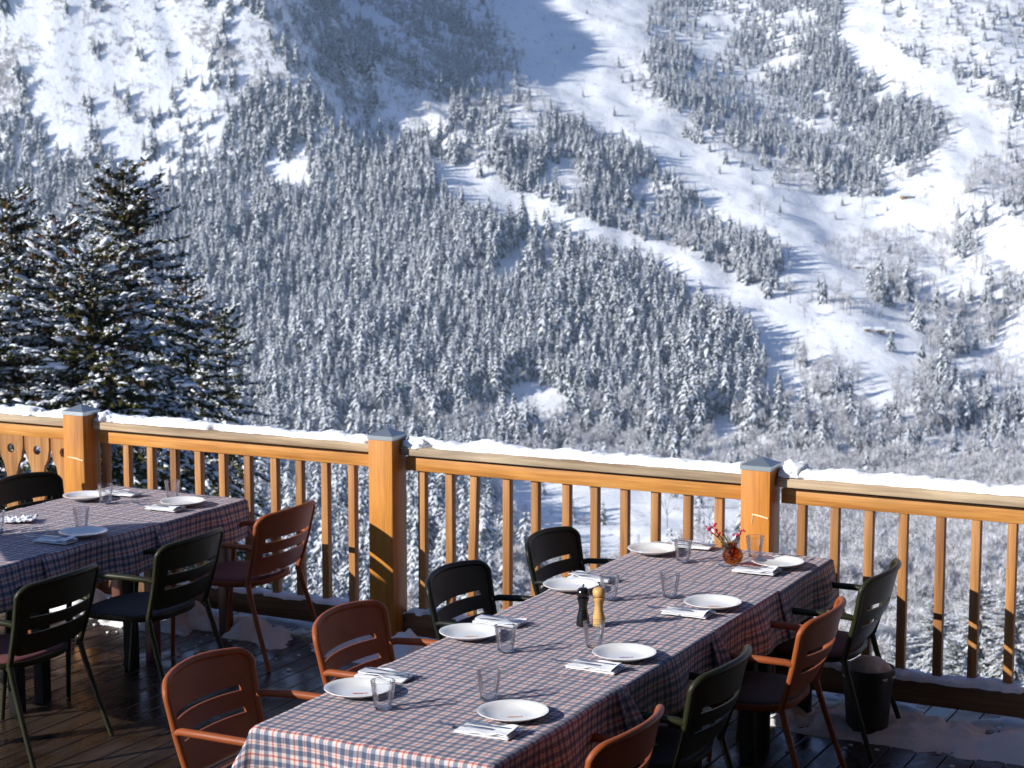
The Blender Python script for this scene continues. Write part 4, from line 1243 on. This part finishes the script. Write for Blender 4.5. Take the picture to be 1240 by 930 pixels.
# ------------------------------------------------------------------ table ware
def place(o, x, y, z=ZC, rz=0.0):
    o.location = (x, y, z); o.rotation_euler = (0, 0, rz); return o
def make_plate():
    t = empty('dinner_plate')
    b_ = MB(); b_.lathe([(.0, .004), (.05, .0045), (.078, .008), (.098, .017), (.116, .0235), (.1195, .0235), (.120, .0220), (.116, .0195), (.098, .012), (.080, .004), (.060, .001), (.058, -.001), (.055, .001), (.0, .001)], 64)
    b_.build('dish', M['porcelain'], t, 60)
    return t
plate0 = make_plate()
def emblem(parent, mt, rz):
    b_ = MB(); n = 18; vs = [(0, 0, .0051)]
    for k in range(n):
        w_ = 2 * PI * k / n; r = .017 * (1 + .35 * math.cos(2 * w_) + .12 * math.sin(3 * w_ + 1))
        vs.append((r * math.cos(w_) * .95, r * math.sin(w_) * .42, .0051))
    b_.add(vs, [(0, 1 + k, 1 + (k + 1) % n) for k in range(n)])
    b_.add([(.020, 0, .0051), (.033, .008, .0051), (.030, 0, .0051), (.033, -.008, .0051)], [(0, 1, 2), (0, 2, 3)])
    o = b_.build('emblem', M[mt], parent, None); o.rotation_euler = (0, 0, rz); o.location = (0, -.018, 0); return o
plates = [
    (-3.343, 5.319, 'mark_red', 'white plate with a red mark, nearest on the left side of the right row'),
    (-3.367, 6.174, 'mark_orange', 'white plate with an orange mark in front of the near black armchair'),
    (-3.364, 7.079, None, 'white plate partly hidden behind the pepper mills'),
    (-3.34, 7.93, None, 'white plate at the far left corner of the right row'),
    (-2.741, 5.324, 'mark_orange', 'white plate with an orange mark at the near right corner of the right row'),
    (-2.71, 6.171, 'mark_violet', 'white plate with a violet mark second from the front on the right side'),
    (-2.704, 7.064, 'mark_orange', 'white plate with an orange mark third from the front on the right side'),
    (-2.721, 7.931, None, 'white plate at the far right corner beside the amber vase'),
    (-6.644, 7.793, None, 'white plate behind a tumbler at the far left of the left row'),
    (-6.065, 7.898, None, 'sunlit white plate at the far right of the left row'),
    (-5.993, 7.009, None, 'white plate lying in blue shade on the left row'),
    (-6.56, 6.79, None, 'white plate at the left edge of the photo on the left row')]
for i, (x, y, mk, lb) in enumerate(plates):
    p = plate0 if i == 0 else copy_tree(plate0)
    if i == 0: pass
    place(p, x, y, ZC - .001, random.uniform(0, 6)); tag(p, lb, 'plate', 'white dinner plates')
pl_objs = [o for o in COL.objects if o.name.startswith('dinner_plate')]
for o, (x, y, mk, lb) in zip(sorted(pl_objs, key=lambda q: q.name), plates):
    pass
for (x, y, mk, lb) in plates:
    if mk:
        p = next(o for o in pl_objs if o.get('label') == lb); p.rotation_euler = (0, 0, YAW)
        emblem(p, mk, .1)

def make_glass():
    t = empty('tumbler')
    H_ = .098
    outer = [(.0, .0), (.027, .0), (.0305, .003), (.0335, .03), (.0385, .065), (.0415, .09), (.0425, H_)]
    inner = [(.0410, H_), (.0400, .09), (.0368, .065), (.0318, .032), (.0285, .014), (.0, .012)]
    b_ = MB(); b_.lathe(outer + inner, 60, ribs=(12, .018, 2, 5)); b_.build('glass_body', M['glass'], t, 50)
    b_ = MB(); b_.tube([(.0418 * math.cos(2 * PI * k / 40), .0418 * math.sin(2 * PI * k / 40), H_) for k in range(40)], .0011, 6, closed=True); b_.build('rim', M['glassrim'], t, 180)
    b_ = MB(); b_.lathe([(0, .0035), (.0275, .0035), (.029, .006), (.0275, .0095), (0, .009)], 40); b_.build('thick_base', M['glassrim'], t, 60)
    return t
M['glassrim'] = glassy('glass edge', (.90, .92, .95), .05)
glass0 = make_glass()
glasses = [
    (-3.169, 5.198, 'clear ribbed tumbler beside the nearest left plate of the right row'),
    (-3.143, 6.044, 'clear ribbed tumbler beside the plate in front of the near black armchair'),
    (-3.14, 6.99, 'clear ribbed tumbler standing behind the wooden pepper mill'),
    (-3.141, 7.817, 'clear ribbed tumbler beside the far left plate of the right row'),
    (-2.906, 5.464, 'clear ribbed tumbler behind the nearest right plate'),
    (-2.87, 6.249, 'clear ribbed tumbler just in front of the wooden pepper mill'),
    (-2.927, 7.141, 'clear ribbed tumbler right of centre between pepper mills and vase'),
    (-2.876, 8.054, 'clear ribbed tumbler behind the plate next to the amber vase'),
    (-6.47, 7.755, 'clear tumbler in front of the folded napkin at the far left of the left row'),
    (-6.225, 8.019, 'clear tumbler at the railing end of the left row beside the sunlit plate'),
    (-6.136, 7.164, 'clear tumbler behind the shaded plate on the left row'),
    (-6.451, 6.90, 'clear tumbler cut by the left edge of the photo')]
for i, (x, y, lb) in enumerate(glasses):
    p = glass0 if i == 0 else copy_tree(glass0)
    place(p, x, y, ZC, random.uniform(0, 6)); tag(p, lb, 'tumbler', 'clear drinking tumblers')

def make_napkin(seed):
    """a paper napkin folded to a strip, its leaves lifting at one end"""
    b_ = MB(); L_, W_ = .195, .098
    for q in range(3):
        n, m_ = 22, 10; vs = []; fs = []
        dx = .004 * q * random.uniform(-1, 1); dy = (0, .006, -.004)[q]
        lift = (.0, .005, .014)[q]
        for sd in (0, 1):
            for i in range(n + 1):
                for j in range(m_ + 1):
                    u_, v_ = i / n, j / m_
                    x = (u_ - .5) * L_ * (1 - .02 * q) + dx; y = (v_ - .5) * W_ * (1 - .03 * q) + dy
                    z = .0035 * q + .0028 * sd + .001 + lift * (u_ ** 3) * (.5 + .5 * v_) + .002 * noise.noise(Vector((u_ * 4, v_ * 3, seed + q))) + .006 * q * (abs(v_ - .5) * 2) ** 3 * noise.noise(Vector((u_ * 3, 9, seed)))
                    vs.append((x, y, max(z, .0006 + .0028 * sd + .0032 * q)))
        K = (n + 1) * (m_ + 1)
        for i in range(n):
            for j in range(m_):
                a_ = i * (m_ + 1) + j; fs.append((a_, a_ + 1, a_ + m_ + 2, a_ + m_ + 1)); fs.append((K + a_, K + a_ + m_ + 1, K + a_ + m_ + 2, K + a_ + 1))
        ed = [i * (m_ + 1) for i in range(n + 1)] + [n * (m_ + 1) + j for j in range(1, m_ + 1)] + [i * (m_ + 1) + m_ for i in range(n - 1, -1, -1)] + [j for j in range(m_ - 1, 0, -1)]
        for k in range(len(ed)):
            a_, c_ = ed[k], ed[(k + 1) % len(ed)]; fs.append((a_, c_, K + c_, K + a_))
        b_.add(vs, fs)
    return b_.build('napkin', M['linen'], None, 50)
def make_crumpled(seed):
    n = 26; vs = []; fs = []
    for i in range(n + 1):
        for j in range(n + 1):
            u_, v_ = i / n - .5, j / n - .5
            z = .004 + .034 * abs(noise.fractal(Vector((u_ * 5, v_ * 5, seed)), 1, 2, 3)) * (1 - 1.2 * max(abs(u_), abs(v_)) ** 1.5) + .012 * max(0, u_)
            vs.append((u_ * .17 + .012 * noise.noise(Vector((v_ * 6, 1, seed))), v_ * .13 + .012 * noise.noise(Vector((u_ * 6, 5, seed))), z))
    for i in range(n):
        for j in range(n):
            a_ = i * (n + 1) + j; fs.append((a_, a_ + 1, a_ + n + 2, a_ + n + 1))
    b_ = MB(); b_.add(vs, fs); o = b_.build('napkin', M['linen'], None, 60)
    md = o.modifiers.new('thickness', 'SOLIDIFY'); md.thickness = .0016; return o
def make_fork():
    t = empty('fork'); b_ = MB()
    b_.tube([(-.095, 0, .002), (-.06, 0, .004), (0, 0, .006), (.03, 0, .006)], [.0055, .0048, .0024, .003], 8, squash=.45); b_.build('handle', M['steel'], t, 60)
    b_ = MB(); b_.tube([(.028, 0, .006), (.042, 0, .004), (.056, 0, .003)], [.003, .0095, .0105], 8, squash=.25)
    for k in range(4):
        y = (k - 1.5) * .0055; b_.tube([(.054, y, .003), (.075, y, .002), (.098, y * .95, .009)], [.0016, .0014, .0008], 6)
    b_.build('tines', M['steel'], t, 60); return t
def make_knife():
    t = empty('table_knife'); b_ = MB()
    b_.tube([(-.105, 0, .004), (-.06, 0, .0045), (0, 0, .004)], [.0065, .0055, .0035], 8, squash=.55); b_.build('handle', M['steel'], t, 60)
    b_ = MB()
    pr2 = [(0, -.003), (.02, -.008), (.08, -.009), (.105, -.004), (.112, .004), (.09, .0055), (0, .003)]
    vs = [(x, y, .0035) for x, y in pr2] + [(x, y, .0052) for x, y in pr2]; n = len(pr2)
    b_.add(vs, [tuple(reversed(range(n))), tuple(range(n, 2 * n))] + [(k, (k + 1) % n, n + (k + 1) % n, n + k) for k in range(n)]); b_.build('blade', M['steel'], t, 30)
    return t
fork0, knife0 = make_fork(), make_knife()
naps = [
    (-2.735, 5.130, .02, 'near right corner of the right row'), (-2.742, 5.984, -.03, 'second right-hand place of the right row'),
    (-2.749, 6.897, .0, 'third right-hand place of the right row'), (-2.767, 7.762, .03, 'far right place beside the amber vase'),
    (-3.365, 5.532, .06, 'place beyond the plate with the red mark'), (-3.36, 6.41, .04, 'place before the nearer black armchair'),
    (-3.36, 7.288, .05, 'place behind the two pepper mills'), (-3.22, 8.135, .05, 'far left corner of the right row'),
    (-6.064, 7.747, .0, 'sunlit right end place of the left row'), (-6.018, 6.832, .06, 'shaded place of the left row'), (-6.545, 7.99, .03, 'far left end of the left row')]
variants = [make_napkin(k * 3.7) for k in range(3)]
used = [False] * 3
for i, (x, y, rz, where) in enumerate(naps):
    k = i % 3
    if not used[k]: o = variants[k]; used[k] = True
    else: o = variants[k].copy(); COL.objects.link(o)
    flip = PI if x < -3.2 and x > -5 or x < -6.3 else 0
    place(o, x, y, ZC, rz + flip); tag(o, 'folded white napkin at the ' + where, 'napkin', 'folded white napkins')
    if i == 9 or i == 10: 
        f = k_ = None
    f = fork0 if i == 0 else copy_tree(fork0); k_ = knife0 if i == 0 else copy_tree(knife0)
    place(f, x - .02 * (1 if not flip else -1), y - .018, ZC + .0135, rz + flip + PI + .10); place(k_, x + .01, y + .020, ZC + .0135, rz + flip + PI - .05)
    if not flip: f.location.x -= .05
    tag(f, 'steel fork on the napkin at the ' + where, 'fork', 'steel forks'); tag(k_, 'steel knife on the napkin at the ' + where, 'knife', 'steel table knives')
cr = make_crumpled(4.2); place(cr, -6.53, 7.14, ZC, .5); tag(cr, 'crumpled white napkin near the left edge of the photo on the left row', 'napkin')

# pepper and salt mills
def make_mill(mt, label, x, y, lean=0):
    t = empty('pepper_mill', (x, y, ZC)); tag(t, label, 'pepper mill', 'turned mills standing together')
    prof = [(0, 0), (.026, 0), (.0275, .004), (.0270, .014), (.0255, .018), (.0265, .024), (.0245, .036), (.0195, .055), (.0170, .070), (.0175, .084), (.0215, .100), (.0245, .108), (.0248, .113), (.0190, .1155), (0, .1155)]
    b_ = MB(); b_.lathe(prof, 40); b_.build('body', M[mt], t, 60)
    prof = [(0, .1165), (.0190, .1165), (.0235, .119), (.0262, .128), (.0262, .136), (.0225, .147), (.0140, .153), (.004, .1545), (0, .1545)]
    b_ = MB(); b_.lathe(prof, 40); b_.build('head', M[mt], t, 60)
    b_ = MB(); b_.lathe([(0, .154), (.003, .154), (.003, .158), (.0055, .160), (.0055, .165), (.003, .168), (0, .168)], 20); b_.build('knob', M['steel'], t, 60)
make_mill('mill_black', 'glossy black pepper mill left of the pale wooden one', -3.047, 6.528)
make_mill('mill_wood', 'pale varnished wooden mill right of the black one', -2.992, 6.558)
make_mill('mill_wood', 'wooden mill at the left edge of the photo on the left row', -6.395, 6.80)

# amber vase with berries
vz = empty('bud_vase', (-2.912, 7.856, ZC)); vz.scale = (1.32, 1.32, 1.18); tag(vz, 'small round amber glass vase at the far end of the right row', 'vase')
b_ = MB(); b_.lathe([(0, .001), (.018, .001), (.030, .012), (.0365, .030), (.0365, .042), (.030, .058), (.017, .068), (.0135, .074), (.0145, .082), (.018, .086), (.0165, .0865), (.0125, .080), (.0115, .073), (.015, .066), (.027, .056), (.033, .042), (.033, .030), (.026, .014), (0, .006)], 48); b_.build('glass_body', M['amber'], vz, 60)
sp_ = empty('berry_sprig', (-2.912, 7.856, ZC + .04)); sp_.scale = (1.1, 1.1, 1.0); tag(sp_, 'dark twigs with bright pink berries standing in the amber vase', 'sprig')
b_ = MB()
rdir = Vector((RTH[0], RTH[1], 0))
tips = []
for (a_, h_, dep) in ((-.115, .135, .01), (-.10, .150, -.01), (.02, .105, .01), (.035, .125, -.015), (-.045, .110, .02)):
    e = rdir * a_ + Vector((-.458, .889, 0)) * dep + Vector((0, 0, h_)); mid = e * .5 + Vector((0, 0, .012))
    b_.tube([(0, 0, -.01), tuple(mid), tuple(e)], [.0036, .0030, .0016], 6); tips.append((e, mid))
b_.build('twigs', M['twig'], sp_, 60)
b_ = MB()
for e, mid in tips:
    for k in range(5):
        q = mid.lerp(e, random.uniform(.45, 1.0)) + Vector([random.gauss(0, .008) for _ in range(3)]); r = random.uniform(.0035, .0065)
        bm = bmesh.new(); bmesh.ops.create_icosphere(bm, subdivisions=2, radius=r)
        b_.add([tuple(v.co * (1 + .15 * random.random()) + q) for v in bm.verts], [[v.index for v in f.verts] for f in bm.faces]); bm.free()
b_.build('berries', M['berry'], sp_, 180)
b_ = MB()
for k in range(26):
    a_ = random.uniform(-.10, .0); h_ = random.uniform(.06, .10)
    e = rdir * a_ + Vector((-.458, .889, 0)) * random.uniform(-.03, .03) + Vector((0, 0, h_)); b_.tube([(0, 0, .03), tuple(e * .6 + Vector((0, 0, .02))), tuple(e)], [.0009, .0008, .0005], 4)
b_.build('dry_stems', M['drystem'], sp_, 180)

# menu stand, unseen, added so that its board shades the left row
ms = empty('shade_stand', (-6.98, 5.60, 0), SUN_AZ); tag(ms, 'dark menu stand, unseen, added to shade the left row', 'shade stand')
b_ = MB(); b_.lathe([(0, 0), (.20, 0), (.20, .02), (.03, .035), (0, .035)], 40); b_.build('base', M['table_metal'], ms, 40)
b_ = MB(); b_.tube([(0, 0, .03), (0, 0, 1.32)], .016, 12); b_.build('pole', M['table_metal'], ms, 60)
b_ = MB(); b_.box(-.02, .02, -.33, .33, 1.32, 1.84, ch=.015); b_.build('board', M['low_wood'], ms, 30)

# the chalet is an unseen addition that keeps sky light off the terrace
M['blocker_wood'] = wood('dark chalet boards', (.030, .018, .012), (.050, .030, .019), (.075, .045, .028), 2, .7, knots=False)
ch = empty('blocker', (2.2, 2.0, 0)); tag(ch, 'dark timber chalet added unseen beside the terrace to darken the shaded sides', 'blocker')
b_ = MB(); b_.box(0, 5, -7, 6.2, -2.0, 5.2); b_.box(-5.0, -.003, -7, -5.4, -2.0, 2.7); b_.build('wall', M['blocker_wood'], ch)
b_ = MB(); b_.box(-4.4, 5.5, -7.6, 8.6, 5.21, 5.42, ch=.02); b_.box(-5.4, -.95, -7.5, -5.0, 2.71, 2.86, ch=.02); b_.build('roof', M['low_wood'], ch)  # eave drawn far out to block sky from above
for k in range(3):
    b_ = MB(); y0 = -4.4 + k * 3.4; b_.box(-.05, .002, y0, y0 + 1.4, .9, 2.2, ch=.01); w_ = b_.build('window', M['baluster_wood'], ch)
    b_ = MB(); b_.box(-.056, -.051, y0 + .1, y0 + 1.3, 1.0, 2.1); b_.build('pane', M['mill_black'], w_)

# winter air over the valley
hz = bmesh.new(); bmesh.ops.create_cube(hz, size=1.0)
for v in hz.verts: v.co = Vector((v.co.x * 11000, v.co.y * 9000, v.co.z * 1450 + 450))
me = bpy.data.meshes.new('haze'); hz.to_mesh(me); hz.free()
hm = bpy.data.materials.new('valley air'); hm.use_nodes = True
nt = hm.node_tree; nt.nodes.clear()
o_ = N(nt, 'ShaderNodeOutputMaterial'); pv = N(nt, 'ShaderNodeVolumePrincipled')
pv.inputs['Color'].default_value = (.62, .80, 1.0, 1); pv.inputs['Density'].default_value = .00013; pv.inputs['Anisotropy'].default_value = .2
L(nt, pv.outputs[0], o_.inputs['Volume'])
me.materials.append(hm); hzo = link('haze', me); tag(hzo, 'thin blue winter haze filling the valley air', 'haze', kind='stuff')
